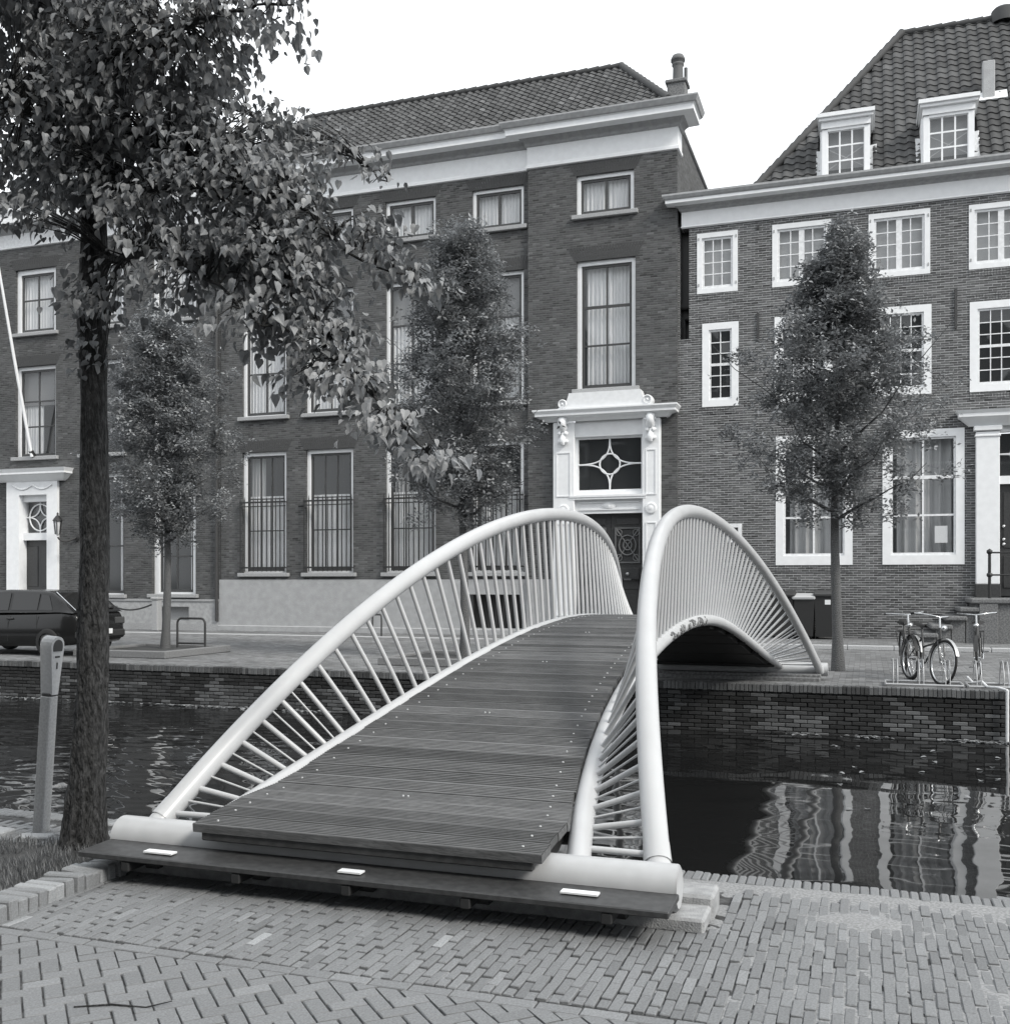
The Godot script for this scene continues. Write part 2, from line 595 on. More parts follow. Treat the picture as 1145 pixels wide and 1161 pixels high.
func leaf_mesh(s: float, m: Material, hang := true, curl := 0.1) -> ArrayMesh:
	# heart-shaped leaf folded along its midrib; stalk end at the origin, blade towards -y (hanging) or +z (lying)
	var out := [Vector2(0, 0.0), Vector2(0.26, -0.03), Vector2(0.45, 0.22), Vector2(0.42, 0.5), Vector2(0.2, 0.84), Vector2(0, 1.1)]
	var g := G.new()
	var mid := [Vector3(0, 0, 0), Vector3(0, 0.35, 0.03 - curl * 0.12), Vector3(0, 0.7, -curl * 0.49), Vector3(0, 1.1, -curl * 1.2)]
	for sd in [1.0, -1.0]:
		var e := []
		for p in out: e.append(Vector3(p.x * sd, p.y, (0.3 * absf(p.x) - curl * p.y * p.y)))
		for f in [[mid[0], e[1], mid[1]], [mid[1], e[1], e[2]], [mid[1], e[2], e[3]], [mid[1], e[3], mid[2]], [mid[2], e[3], e[4]], [mid[2], e[4], mid[3]]]:
			var q := []
			for p in f:
				q.append((Vector3(p.x, -p.y, p.z) if hang else Vector3(p.x, p.z, p.y)) * s)
			if sd > 0: g.tri(q[0], q[1], q[2])
			else: g.tri(q[0], q[2], q[1])
	return g.mesh(m)

# ---------------------------------------------------------------- house parts
func wall_geo(x0: float, x1: float, y0: float, y1: float, d: float, holes: Array, reveal := 0.3) -> G:
	var g := G.new()
	var xs := [x0, x1]; var ys := [y0, y1]
	for h in holes:
		xs.append_array([h[0], h[1]]); ys.append_array([h[2], h[3]])
	xs.sort(); ys.sort()
	for i in xs.size() - 1:
		for j in ys.size() - 1:
			var a: float = xs[i]; var b: float = xs[i + 1]; var c: float = ys[j]; var e: float = ys[j + 1]
			if b - a < 1e-4 or e - c < 1e-4: continue
			var mx := (a + b) / 2.0; var my := (c + e) / 2.0
			if mx < x0 or mx > x1 or my < y0 or my > y1: continue
			var open := false
			for h in holes:
				if mx > h[0] and mx < h[1] and my > h[2] and my < h[3]: open = true
			if not open: g.quad(Vector3(a, c, -d), Vector3(b, c, -d), Vector3(b, e, -d), Vector3(a, e, -d))
	for h in holes:
		var z0 := -d; var z1 := -d - reveal
		g.quad(Vector3(h[0], h[2], z0), Vector3(h[0], h[2], z1), Vector3(h[0], h[3], z1), Vector3(h[0], h[3], z0))
		g.quad(Vector3(h[1], h[2], z1), Vector3(h[1], h[2], z0), Vector3(h[1], h[3], z0), Vector3(h[1], h[3], z1))
		g.quad(Vector3(h[0], h[3], z0), Vector3(h[0], h[3], z1), Vector3(h[1], h[3], z1), Vector3(h[1], h[3], z0))
		g.quad(Vector3(h[0], h[2], z1), Vector3(h[0], h[2], z0), Vector3(h[1], h[2], z0), Vector3(h[1], h[2], z1))
	return g

func curtain_geo(x0: float, x1: float, y0: float, y1: float, z: float, fold := 0.12, depth := 0.03) -> G:
	var g := G.new()
	var n := maxi(6, int((x1 - x0) / 0.02))
	var lo := PackedVector3Array(); var hi := PackedVector3Array()
	var ph := rng.randf() * TAU
	for i in n + 1:
		var x := lerpf(x0, x1, float(i) / n)
		var s := sin(x / fold * TAU + ph + 0.8 * sin(x * 5.0 + ph)) + 0.4 * sin(x / fold * 14.0 + ph * 2.0)
		lo.append(Vector3(x, y0, z + s * depth * 1.2)); hi.append(Vector3(x, y1, z + s * depth))
	g.sheet([lo, hi])
	return g

func window(b: Node, r: Array, d: float, o: Dictionary) -> MeshInstance3D:
	# r = [x0, x1, y0, y1]; o: fw frame width, rec recess, frame, sash (materials), cols, rows (fractions of bars), bar width, curtain kind, sill
	var x0: float = r[0]; var x1: float = r[1]; var y0: float = r[2]; var y1: float = r[3]
	var fw: float = o.get("fw", 0.1)
	var rec: float = o.get("rec", 0.08)
	var z := -d - rec
	var g := G.new()
	var fd := 0.12
	g.box(Vector3(x0, y0, z - fd), Vector3(x0 + fw, y1, z))
	g.box(Vector3(x1 - fw, y0, z - fd), Vector3(x1, y1, z))
	g.box(Vector3(x0 + fw, y1 - fw, z - fd), Vector3(x1 - fw, y1, z))
	g.box(Vector3(x0 + fw, y0, z - fd), Vector3(x1 - fw, y0 + fw * o.get("foot", 0.8), z))
	var w := part(b, "window", g, o.get("frame", M.white))
	var a0 := x0 + fw; var a1 := x1 - fw; var b0: float = y0 + fw * o.get("foot", 0.8); var b1 := y1 - fw
	var sw: float = o.get("sw", 0.055)
	var zs := z - 0.045
	g = G.new()
	g.box(Vector3(a0, b0, zs - 0.05), Vector3(a0 + sw, b1, zs))
	g.box(Vector3(a1 - sw, b0, zs - 0.05), Vector3(a1, b1, zs))
	g.box(Vector3(a0 + sw, b1 - sw, zs - 0.05), Vector3(a1 - sw, b1, zs))
	g.box(Vector3(a0 + sw, b0, zs - 0.05), Vector3(a1 - sw, b0 + sw * 1.3, zs))
	var cols: Array = o.get("cols", [0.5])
	var rows: Array = o.get("rows", [0.5])
	var bw: float = o.get("bw", 0.03)
	var xs := [a0 + sw]; var ys := [b0 + sw * 1.3]
	var wide: Dictionary = o.get("wide", {})
	for c in cols: xs.append(lerpf(a0 + sw, a1 - sw, c))
	for c in rows: ys.append(lerpf(b0 + sw * 1.3, b1 - sw, c))
	xs.append(a1 - sw); ys.append(b1 - sw)
	for k in range(1, xs.size() - 1):
		var bb: float = o.get("mull", bw) if o.has("mull") and k == xs.size() / 2 else bw
		g.box(Vector3(xs[k] - bb / 2, b0 + sw * 1.3, zs - 0.042), Vector3(xs[k] + bb / 2, b1 - sw, zs - 0.006))
	for k in range(1, ys.size() - 1):
		var bb: float = o.get("meet", bw) if k == int(o.get("meet_at", -1)) else bw
		g.box(Vector3(a0 + sw, ys[k] - bb / 2, zs - 0.04), Vector3(a1 - sw, ys[k] + bb / 2, zs - 0.004))
	part(w, "sash", g, o.get("sash", M.sash_dark))
	for i in xs.size() - 1:
		for j in ys.size() - 1:
			g = G.new()
			var t1 := rng.randf_range(-0.004, 0.004); var t2 := rng.randf_range(-0.004, 0.004)
			var zz := zs - 0.025
			g.quad(Vector3(xs[i], ys[j], zz + t1 + t2), Vector3(xs[i + 1], ys[j], zz - t1 + t2), Vector3(xs[i + 1], ys[j + 1], zz - t1 - t2), Vector3(xs[i], ys[j + 1], zz + t1 - t2))
			part(w, "pane", g, M.glass)
	var zc := z - 0.24
	match o.get("curtain", ""):
		"full": part(w, "curtain", curtain_geo(x0 + 0.02, x1 - 0.02, y0, y1 - 0.05, zc), M.curtain)
		"split":
			var mx := lerpf(x0, x1, o.get("split_at", 0.46))
			part(w, "curtain", curtain_geo(x0 + 0.04, mx - 0.02, y0, y1, zc), M.curtain)
			part(w, "curtain", curtain_geo(mx + 0.02, x1 - 0.03, y0, y1, zc), M.curtain)
		"low":      # net curtain on the lower part
			part(w, "curtain", curtain_geo(x0 + 0.03, x1 - 0.03, y0, lerpf(y0, y1, o.get("high", 0.6)), zc, 0.09, 0.015), M.curtain)
		"sides":
			var cw: float = (x1 - x0) * 0.27
			part(w, "curtain", curtain_geo(x0 + 0.03, x0 + cw, y0, y1, zc), M.curtain)
			part(w, "curtain", curtain_geo(x1 - cw, x1 - 0.03, y0, y1, zc), M.curtain)
		"one":
			part(w, "curtain", curtain_geo(x0 + 0.06, x0 + (x1 - x0) * 0.3, y0, y1, zc), M.blind)
		"blind":
			g = G.new(); g.box(Vector3(x0 + 0.02, y0, zc - 0.01), Vector3(x1 - 0.02, y1, zc))
			part(w, "blind", g, M.blind)
		"top_blind":
			g = G.new(); g.box(Vector3(x0 + 0.02, lerpf(y0, y1, 0.58), zc - 0.01), Vector3(x1 - 0.02, y1, zc))
			part(w, "blind", g, M.drape)
			part(w, "curtain", curtain_geo(x0 + 0.05, x0 + (x1 - x0) * 0.5, y0, lerpf(y0, y1, 0.58), zc - 0.06), M.curtain)
		"veil":     # pale net curtains gathered to the sides
			part(w, "curtain", curtain_geo(x0 + 0.35, x0 + (x1 - x0) * 0.48, y0, y1, zc - 0.05, 0.3, 0.05), M.blind)
			part(w, "curtain", curtain_geo(x0 + (x1 - x0) * 0.5, x1 - 0.2, y0, y1, zc - 0.1, 0.3, 0.06), M.blind)
	# the room behind
	g = G.new()
	var rz := z - fd - 0.002; var rb := rz - 2.6
	var e := 0.5
	g.quad(Vector3(x0 - e, y0 - 0.3, rb), Vector3(x1 + e, y0 - 0.3, rb), Vector3(x1 + e, y1 + 0.2, rb), Vector3(x0 - e, y1 + 0.2, rb))
	g.quad(Vector3(x0 - e, y0 - 0.3, rz), Vector3(x0 - e, y0 - 0.3, rb), Vector3(x0 - e, y1 + 0.2, rb), Vector3(x0 - e, y1 + 0.2, rz))
	g.quad(Vector3(x1 + e, y0 - 0.3, rb), Vector3(x1 + e, y0 - 0.3, rz), Vector3(x1 + e, y1 + 0.2, rz), Vector3(x1 + e, y1 + 0.2, rb))
	g.quad(Vector3(x0 - e, y0 - 0.3, rz), Vector3(x1 + e, y0 - 0.3, rz), Vector3(x1 + e, y0 - 0.3, rb), Vector3(x0 - e, y0 - 0.3, rb))
	g.quad(Vector3(x0 - e, y1 + 0.2, rb), Vector3(x1 + e, y1 + 0.2, rb), Vector3(x1 + e, y1 + 0.2, rz), Vector3(x0 - e, y1 + 0.2, rz))
	part(w, "room", g, M.room)
	if o.get("sill", true):
		g = G.new()
		g.bbox(Transform3D(Basis(), Vector3((x0 + x1) / 2, y0 - 0.06, -d + 0.0)), Vector3(x1 - x0 + 0.24, 0.118, 0.22), 0.012)
		part(w, "sill", g, o.get("sill_mat", M.sill))
	return w

func flat_arch(b: Node, r: Array, d: float, m: Material, hgt := 0.36, flare := 0.18) -> void:
	# soldier bricks fanned over an opening
	var g := G.new()
	var n := int((r[1] - r[0] + 0.1) / 0.068)
	var y := float(r[3]) + 0.004
	for k in n:
		var f := (k + 0.5) / n
		var xb := lerpf(r[0] - 0.05, r[1] + 0.05, f)
		var xt := lerpf(r[0] - 0.05 - flare, r[1] + 0.05 + flare, f)
		var w := (float(r[1]) - float(r[0]) + 0.1) / n * 0.82
		var p := [Vector3(xb - w / 2, y, -d + 0.008), Vector3(xb + w / 2, y, -d + 0.008), Vector3(xt + w / 2, y + hgt, -d + 0.008), Vector3(xt - w / 2, y + hgt, -d + 0.008)]
		g.quad(p[0], p[1], p[2], p[3])
		var bk := Vector3(0, 0, -0.01)
		g.quad(p[1], p[1] + bk, p[2] + bk, p[2]); g.quad(p[0] + bk, p[0], p[3], p[3] + bk)
		g.quad(p[0] + bk, p[1] + bk, p[1], p[0]); g.quad(p[3], p[2], p[2] + bk, p[3] + bk)
	part(b, "brick_arch", g, m)

func moulding(x0: float, x1: float, prof: Array, d: float, ret_l := true, ret_r := true) -> G:
	# prof: [projection, y] from bottom to top; runs along the front with returns at the ends
	var g := G.new()
	for k in prof.size() - 1:
		var p: Array = prof[k]; var q: Array = prof[k + 1]
		var pl: float = p[0] if ret_l else 0.0; var ql: float = q[0] if ret_l else 0.0
		var pr: float = p[0] if ret_r else 0.0; var qr: float = q[0] if ret_r else 0.0
		g.quad(Vector3(x0 - pl, p[1], -d + p[0]), Vector3(x1 + pr, p[1], -d + p[0]), Vector3(x1 + qr, q[1], -d + q[0]), Vector3(x0 - ql, q[1], -d + q[0]))
		var zb := -d - 0.6
		if ret_r: g.quad(Vector3(x1 + pr, p[1], -d + p[0]), Vector3(x1 + pr, p[1], zb), Vector3(x1 + qr, q[1], zb), Vector3(x1 + qr, q[1], -d + q[0]))
		if ret_l: g.quad(Vector3(x0 - pl, p[1], zb), Vector3(x0 - pl, p[1], -d + p[0]), Vector3(x0 - ql, q[1], -d + q[0]), Vector3(x0 - ql, q[1], zb))
	var tp: Array = prof[prof.size() - 1]
	var e: float = tp[0]
	g.quad(Vector3(x0 - (e if ret_l else 0.0), tp[1], -d + e), Vector3(x1 + (e if ret_r else 0.0), tp[1], -d + e), Vector3(x1 + (e if ret_r else 0.0), tp[1], -d - 0.6), Vector3(x0 - (e if ret_l else 0.0), tp[1], -d - 0.6))
	return g

func tile_mesh(w: float, l: float) -> ArrayMesh:
	# pantile: S-shaped across x, its length runs up the slope (+y), outside is +z; the lower edge shows its thickness
	var g := G.new()
	var lo := PackedVector3Array(); var hi := PackedVector3Array(); var und := PackedVector3Array()
	for i in 9:
		var f := i / 8.0
		var h := 0.028 * sin(f * TAU * 0.93 + 0.5) + 0.01 * sin(f * PI)
		var x := (f - 0.5) * w * 1.06
		lo.append(Vector3(x, -l * 0.5, h + 0.034)); hi.append(Vector3(x, l * 0.56, h + 0.004))
		und.append(Vector3(x, -l * 0.5, h + 0.012))
	g.sheet([lo, hi])
	g.sheet([und, lo])
	return g.mesh(M.tile_v)

func tiles(b: Node, o: Vector3, up: Vector3, area: PackedVector2Array, w: float, l: float, tone: float, singles: bool, skip: Array) -> void:
	# o: eave corner, x along world x, up: unit vector up the slope; area: polygon in (x along, distance up the slope)
	var out := Vector3.RIGHT.cross(up).normalized()
	var bs := Basis(Vector3.RIGHT, up, out)
	var tm := tile_mesh(w, l)
	var cand := []
	var box := Rect2(area[0], Vector2.ZERO)
	for p in area: box = box.expand(p)
	var j := 0
	var y := box.position.y + l * 0.5
	while y < box.end.y + l * 0.3:
		var x := box.position.x + w * 0.5
		while x < box.end.x:
			var ok := Geometry2D.is_point_in_polygon(Vector2(x, minf(y, box.end.y - 0.01)), area)
			for s in skip:
				if x > s[0] and x < s[1] and y > s[2] and y < s[3]: ok = false
			if ok:
				var c := tone * rng.randf_range(0.6, 1.4) * (1.7 if rng.randf() < 0.06 else 1.0)
				var p := o + Vector3.RIGHT * (x + rng.randf_range(-0.006, 0.006)) + up * (y + rng.randf_range(-0.01, 0.01)) - org
				cand.append([Transform3D(bs * Basis(Vector3.BACK, rng.randf_range(-0.02, 0.02)) * Basis(Vector3.RIGHT, rng.randf_range(-0.02, 0.02)), p), c])
			x += w
		y += l * 0.93
		j += 1
	var ts := []; var cols := []
	var tones := []
	if singles:
		for k in 6:
			var m: StandardMaterial3D = M.tile_v.duplicate()
			m.vertex_color_use_as_albedo = false
			m.albedo_color = lin(tone * [0.65, 0.8, 0.95, 1.1, 1.3, 1.7][k])
			tones.append(m)
		# the tiles in view: nearest the eye first
		var e := eye.origin - org
		cand.sort_custom(func(p, q): return p[0].origin.distance_squared_to(e) < q[0].origin.distance_squared_to(e))
	var made := 0
	for c in cand:
		var in_view: bool = singles and made < 300 and c[0].origin.x + org.x < 3.6
		if in_view:
			var k := clampi(int((c[1] / tone - 0.55) / 0.18), 0, 5)
			piece(b, "roof_tile", tm, c[0], tones[k])
			made += 1
		else:
			ts.append(c[0]); cols.append(grey(c[1]))
	copies(b, "roof_tiles", tm, ts, cols)

func ridge_caps(b: Node, a: Vector3, c: Vector3, called: String) -> void:
	var g := G.new()
	var n := int(a.distance_to(c) / 0.36)
	for k in n:
		var p := a.lerp(c, float(k) / n); var q := a.lerp(c, (k + 1.05) / n)
		g.tube([p, q], [0.085, 0.115], 10, true)
	part(b, called, g, mat(0.05, 0.8))

# ---------------------------------------------------------------- the house in the middle
func build_center_house() -> void:
	var D := FRONT
	var b := thing("brick_house", "tall dark brick house with hipped tile roof and white portal behind the bridge", "house", Vector3(-12.2, 0, -D))
	var gx := [[-18.72, -17.12], [-16.43, -14.79], [-13.70, -12.06], [-10.90, -9.31]]
	var holes := []; var wg := []; var wm := []; var wa := []
	for x in gx:
		wg.append([x[0], x[1], 1.84, 5.66]); wm.append([x[0], x[1], 6.78, 10.58]); wa.append([x[0], x[1], 11.86, 13.03])
	holes = wg + wm + wa
	var base_open := [-10.98, -9.34, 0.2, 1.19]
	part(b, "wall", wall_geo(-19.52, -9.14, 1.63, 14.3, D, holes), M.brick_c)
	# the bay on the right stands a hand's width forward
	var m4 := [-7.70, -6.02, 6.98, 10.59]; var a4 := [-7.71, -6.06, 11.88, 13.01]
	var dr := [-8.34, -5.32, 0.0, 6.3]
	var DB := D - 0.12
	part(b, "bay_wall", wall_geo(-9.14, -4.86, 1.63, 14.3, DB, [m4, a4, [-8.2, -5.5, 1.63, 6.2]]), M.brick_c)
	var g := G.new()
	g.quad(Vector3(-9.14, 0, -D), Vector3(-9.14, 0, -DB), Vector3(-9.14, 14.3, -DB), Vector3(-9.14, 14.3, -D))
	part(b, "bay_return", g, M.brick_c)
	g = G.new()
	g.quad(Vector3(-4.86, 0, -DB), Vector3(-4.86, 0, -D - 16), Vector3(-4.86, 14.32, -D - 16), Vector3(-4.86, 14.32, -DB))
	part(b, "side_wall", g, M.brick_c)
	g = G.new()
	g.quad(Vector3(-19.52, 0, -D - 16), Vector3(-19.52, 0, -D), Vector3(-19.52, 14.3, -D), Vector3(-19.52, 14.3, -D - 16))
	part(b, "side_wall", g, M.brick_c)
	# plinth of rendered stone
	var pg := wall_geo(-19.55, -9.14, 0.0, 1.63, D - 0.05, [base_open], 0.4)
	var pg2 := wall_geo(-9.16, -8.2, 0.0, 1.63, DB - 0.05, [])
	pg.quad(Vector3(-19.55, 1.63, -D + 0.05), Vector3(-9.14, 1.63, -D + 0.05), Vector3(-9.14, 1.63, -D), Vector3(-19.55, 1.63, -D))
	pg2.quad(Vector3(-9.16, 1.63, -DB + 0.05), Vector3(-8.2, 1.63, -DB + 0.05), Vector3(-8.2, 1.63, -DB), Vector3(-9.16, 1.63, -DB))
	pg2.quad(Vector3(-9.16, 0, -D), Vector3(-9.16, 0, -DB + 0.05), Vector3(-9.16, 1.63, -DB + 0.05), Vector3(-9.16, 1.63, -D))
	part(b, "plinth", pg, M.plinth)
	part(b, "plinth", pg2, M.plinth)
	g = wall_geo(-5.45, -4.86, 0.0, 1.63, DB - 0.05, [])
	part(b, "plinth", g, M.plinth)
	g = G.new()
	g.box(Vector3(-10.98, 0.2, -D - 0.6), Vector3(-9.34, 1.19, -D - 0.3))
	var bw := part(b, "basement_window", g, M.iron)
	g = G.new()
	for k in 7: g.tube([Vector3(-10.86 + k * 0.23, 0.2, -D - 0.05), Vector3(-10.86 + k * 0.23, 1.19, -D - 0.05)], [0.014], 6, false)
	part(bw, "bar", g, M.iron)
	g = moulding(-19.57, -9.16, [[0.05, 0.0], [0.08, 0.005], [0.08, 0.16], [0.05, 0.18]], D - 0.02, false, false)
	part(b, "plinth_foot", g, M.plinth)
	# windows
	for k in 4:
		var o := {"fw": 0.115, "rec": 0.1, "cols": [0.33, 0.66], "rows": [0.34, 0.63], "sw": 0.07, "bw": 0.035, "curtain": "low", "high": 0.64, "foot": 0.5}
		if k == 0: o.curtain = "low"
		var w := window(b, wg[k], D, o)
		if k == 0 or k == 2:
			part(w, "curtain", curtain_geo(wg[k][0] + 0.15, wg[k][0] + 0.62, 4.2, 5.5, -D - 0.4), M.blind)
		flat_arch(b, wg[k], D, M.arch)
		# window guard of upright iron bars
		var x0: float = wg[k][0] - 0.03; var x1: float = wg[k][1] + 0.02
		g = G.new()
		g.box(Vector3(x0, 4.04, -D + 0.085), Vector3(x1, 4.09, -D + 0.125))
		g.box(Vector3(x0, 3.92, -D + 0.085), Vector3(x1, 3.95, -D + 0.125))
		g.box(Vector3(x0, 1.98, -D + 0.085), Vector3(x1, 2.03, -D + 0.125))
		for y in [2.0, 4.06]:
			g.box(Vector3(x0, y - 0.015, -D - 0.06), Vector3(x0 + 0.04, y + 0.015, -D + 0.085))
			g.box(Vector3(x1 - 0.04, y - 0.015, -D - 0.06), Vector3(x1, y + 0.015, -D + 0.085))
		var gd := part(b, "window_guard", g, M.iron)
		for i in 11:
			var bx := lerpf(x0 + 0.025, x1 - 0.025, i / 10.0)
			g = G.new()
			g.tube([Vector3(bx, 1.88, -D + 0.105), Vector3(bx, 4.13, -D + 0.105), Vector3(bx, 4.24, -D + 0.105)], [0.016, 0.016, 0.002], 6, false)
			part(gd, "bar", g, M.iron)
	for k in 4:
		var o := {"fw": 0.1, "rec": 0.1, "cols": [0.5], "rows": [0.35, 0.68], "sw": 0.075, "bw": 0.05, "curtain": "split" if k < 3 else "full", "foot": 0.5}
		var w := window(b, wm[k], D, o)
		if k > 0:   # dark roller blind lowered in the top light
			g = G.new(); g.box(Vector3(wm[k][0] + 0.12, 9.3, -D - 0.31), Vector3(wm[k][1] - 0.12, 10.5, -D - 0.3))
			part(w, "blind", g, M.drape)
		flat_arch(b, wm[k], D, M.arch)
	for k in 4:
		window(b, wa[k], D, {"fw": 0.095, "rec": 0.08, "cols": [0.5], "rows": [], "sw": 0.07, "bw": 0.06, "curtain": "split", "split_at": 0.5, "foot": 0.5})
		flat_arch(b, wa[k], D, M.arch, 0.3)
	window(b, m4, DB, {"fw": 0.12, "rec": 0.09, "cols": [0.5], "rows": [0.335, 0.665], "sw": 0.075, "bw": 0.05, "meet": 0.08, "meet_at": 2, "curtain": "", "foot": 0.3})
	var lastw: Node = b.get_child(b.get_child_count() - 1)
	part(lastw, "curtain", curtain_geo(-7.5, -6.75, 7.1, 10.5, -DB - 0.34), M.curtain)
	part(lastw, "curtain", curtain_geo(-6.9, -6.15, 7.1, 10.5, -DB - 0.4), M.curtain)
	flat_arch(b, m4, DB, M.arch, 0.4, 0.22)
	window(b, a4, DB, {"fw": 0.11, "rec": 0.08, "cols": [0.5], "rows": [], "sw": 0.07, "bw": 0.06, "curtain": "split", "split_at": 0.5, "foot": 0.5})
	flat_arch(b, a4, DB, M.arch, 0.36, 0.2)
	# cornice: white frieze, bed mould with corona shade painted in grey, white corona, gutter
	var prof_f := [[0.0, 13.38], [0.05, 13.4], [0.05, 13.48], [0.025, 13.5], [0.025, 14.0]]
	part(b, "frieze", moulding(-19.6, -9.2, prof_f, D, true, false), M.white)
	part(b, "frieze", moulding(-9.14, -4.86, prof_f, DB, true, true), M.white)
	var prof_b := [[0.03, 14.0], [0.08, 14.03], [0.08, 14.1], [0.14, 14.16], [0.22, 14.2]]
	part(b, "bed_mould", moulding(-19.6, -9.2, prof_b, D, true, false), M.grey_trim_and_shade)
	part(b, "bed_mould", moulding(-9.14, -4.86, prof_b, DB, true, true), M.grey_trim_and_shade)
	var prof_c := [[0.22, 14.2], [0.52, 14.21], [0.52, 14.36], [0.56, 14.38]]
	part(b, "corona", moulding(-19.6, -9.2, prof_c, D, true, false), M.white)
	part(b, "corona", moulding(-9.14, -4.86, prof_c, DB, true, true), M.white)
	var prof_g := [[0.56, 14.38], [0.6, 14.4], [0.66, 14.52], [0.66, 14.56]]
	part(b, "gutter", moulding(-19.6, -9.2, prof_g, D, true, false), M.grey_trim_and_shade)
	part(b, "gutter", moulding(-9.14, -4.86, prof_g, DB, true, true), M.grey_trim_and_shade)
	g = G.new()   # white coping board along the side wall
	g.box(Vector3(-4.95, 14.2, -D - 16), Vector3(-4.79, 14.47, -D - 0.62))
	part(b, "verge_board", g, M.white)
	# hipped roof
	var e0 := Vector3(-19.7, 14.58, -D + 0.45)
	var yr := 17.2; var zr := -31.0
	var sl := Vector3(0, yr - e0.y, zr - e0.z)
	var ln := sl.length(); var up := sl / ln
	g = G.new()
	var q0 := Vector3(-19.7, 14.54, -D + 0.45); var q1 := Vector3(-4.95, 14.54, -D + 0.45)
	var q2 := Vector3(-7.0, yr - 0.04, zr); var q3 := Vector3(-17.9, yr - 0.04, zr)
	g.quad(q0, q1, q2, q3)
	var k1 := Vector3(-4.95, 14.54, -D - 14); var k0 := Vector3(-19.7, 14.54, -D - 14)
	var k2 := Vector3(-7.0, yr - 0.04, -D - 12); var k3 := Vector3(-17.9, yr - 0.04, -D - 12)
	g.quad(q1, k1, k2, q2); g.quad(k0, q0, q3, k3); g.quad(q3, q2, k2, k3); g.quad(k1, k0, k3, k2)
	var rf := part(b, "roof", g, M.tile_under)
	tiles(rf, e0, up, PackedVector2Array([Vector2(0, 0), Vector2(14.75, 0), Vector2(12.7, ln), Vector2(1.8, ln)]), 0.235, 0.3, 0.05, false, [])
	ridge_caps(rf, q3 + Vector3(0, 0.08, 0), q2 + Vector3(0, 0.08, 0), "ridge_tiles")
	ridge_caps(rf, q1 + Vector3(-0.1, 0.14, 0), q2 + Vector3(0, 0.08, 0), "hip_tiles")
	# chimney
	g = G.new()
	g.bbox(Transform3D(Basis(), Vector3(-4.95, 14.95, -28.95)), Vector3(0.5, 0.95, 0.5), 0.02)
	g.bbox(Transform3D(Basis(), Vector3(-4.95, 15.42, -28.95)), Vector3(0.6, 0.1, 0.6), 0.02)
	var ch := part(rf, "chimney", g, M.concrete_dark)
	g = G.new()
	g.lathe([Vector2(0.18, 15.45), Vector2(0.15, 15.5), Vector2(0.14, 15.9), Vector2(0.17, 15.92), Vector2(0.17, 15.97), Vector2(0.12, 16.0), Vector2(0.2, 16.04), Vector2(0.2, 16.1), Vector2(0.15, 16.2), Vector2(0.0, 16.26)], 16, Transform3D(Basis(), Vector3(-4.93, 0, -28.9)))
	g.tube([Vector3(-4.72, 15.45, -28.95), Vector3(-4.72, 15.85, -28.95)], [0.05], 8)
	part(rf, "chimney_pot", g, mat(0.11, 0.8))
	portal_center(b, DB)
	# drain pipe on the left edge
	g = G.new()
	g.tube([Vector3(-19.62, 0.3, -D + 0.08), Vector3(-19.62, 13.4, -D + 0.08)], [0.055], 10)
	part(b, "drain_pipe", g, M.dark_steel)

func strip(pts: Array, r: float) -> G:
	var g := G.new()
	g.tube(pts, [r], 6, true)
	return g

func star_light(w: Node, x0: float, x1: float, y0: float, y1: float, z: float, m: Material, ring_r := 0.3) -> void:
	# four-pointed star of concave bars round a ring
	var c := Vector3((x0 + x1) / 2, (y0 + y1) / 2, z)
	var hx := (x1 - x0) / 2; var hy := (y1 - y0) / 2
	var g := G.new()
	for q in [[1, 1], [1, -1], [-1, 1], [-1, -1]]:
		var pts := []
		for k in 13:
			var t := k / 12.0 * PI / 2
			pts.append(c + Vector3(q[0] * hx * (1.0 - pow(sin(t), 0.72)), q[1] * hy * (1.0 - pow(cos(t), 0.72)), 0))
		g.tube(pts, [0.024], 6, true)
	var ring := []
	for k in 25: ring.append(c + Vector3(cos(TAU * k / 24) * ring_r, sin(TAU * k / 24) * ring_r, 0))
	g.tube(ring, [0.026], 6, false)
	part(w, "tracery", g, m)

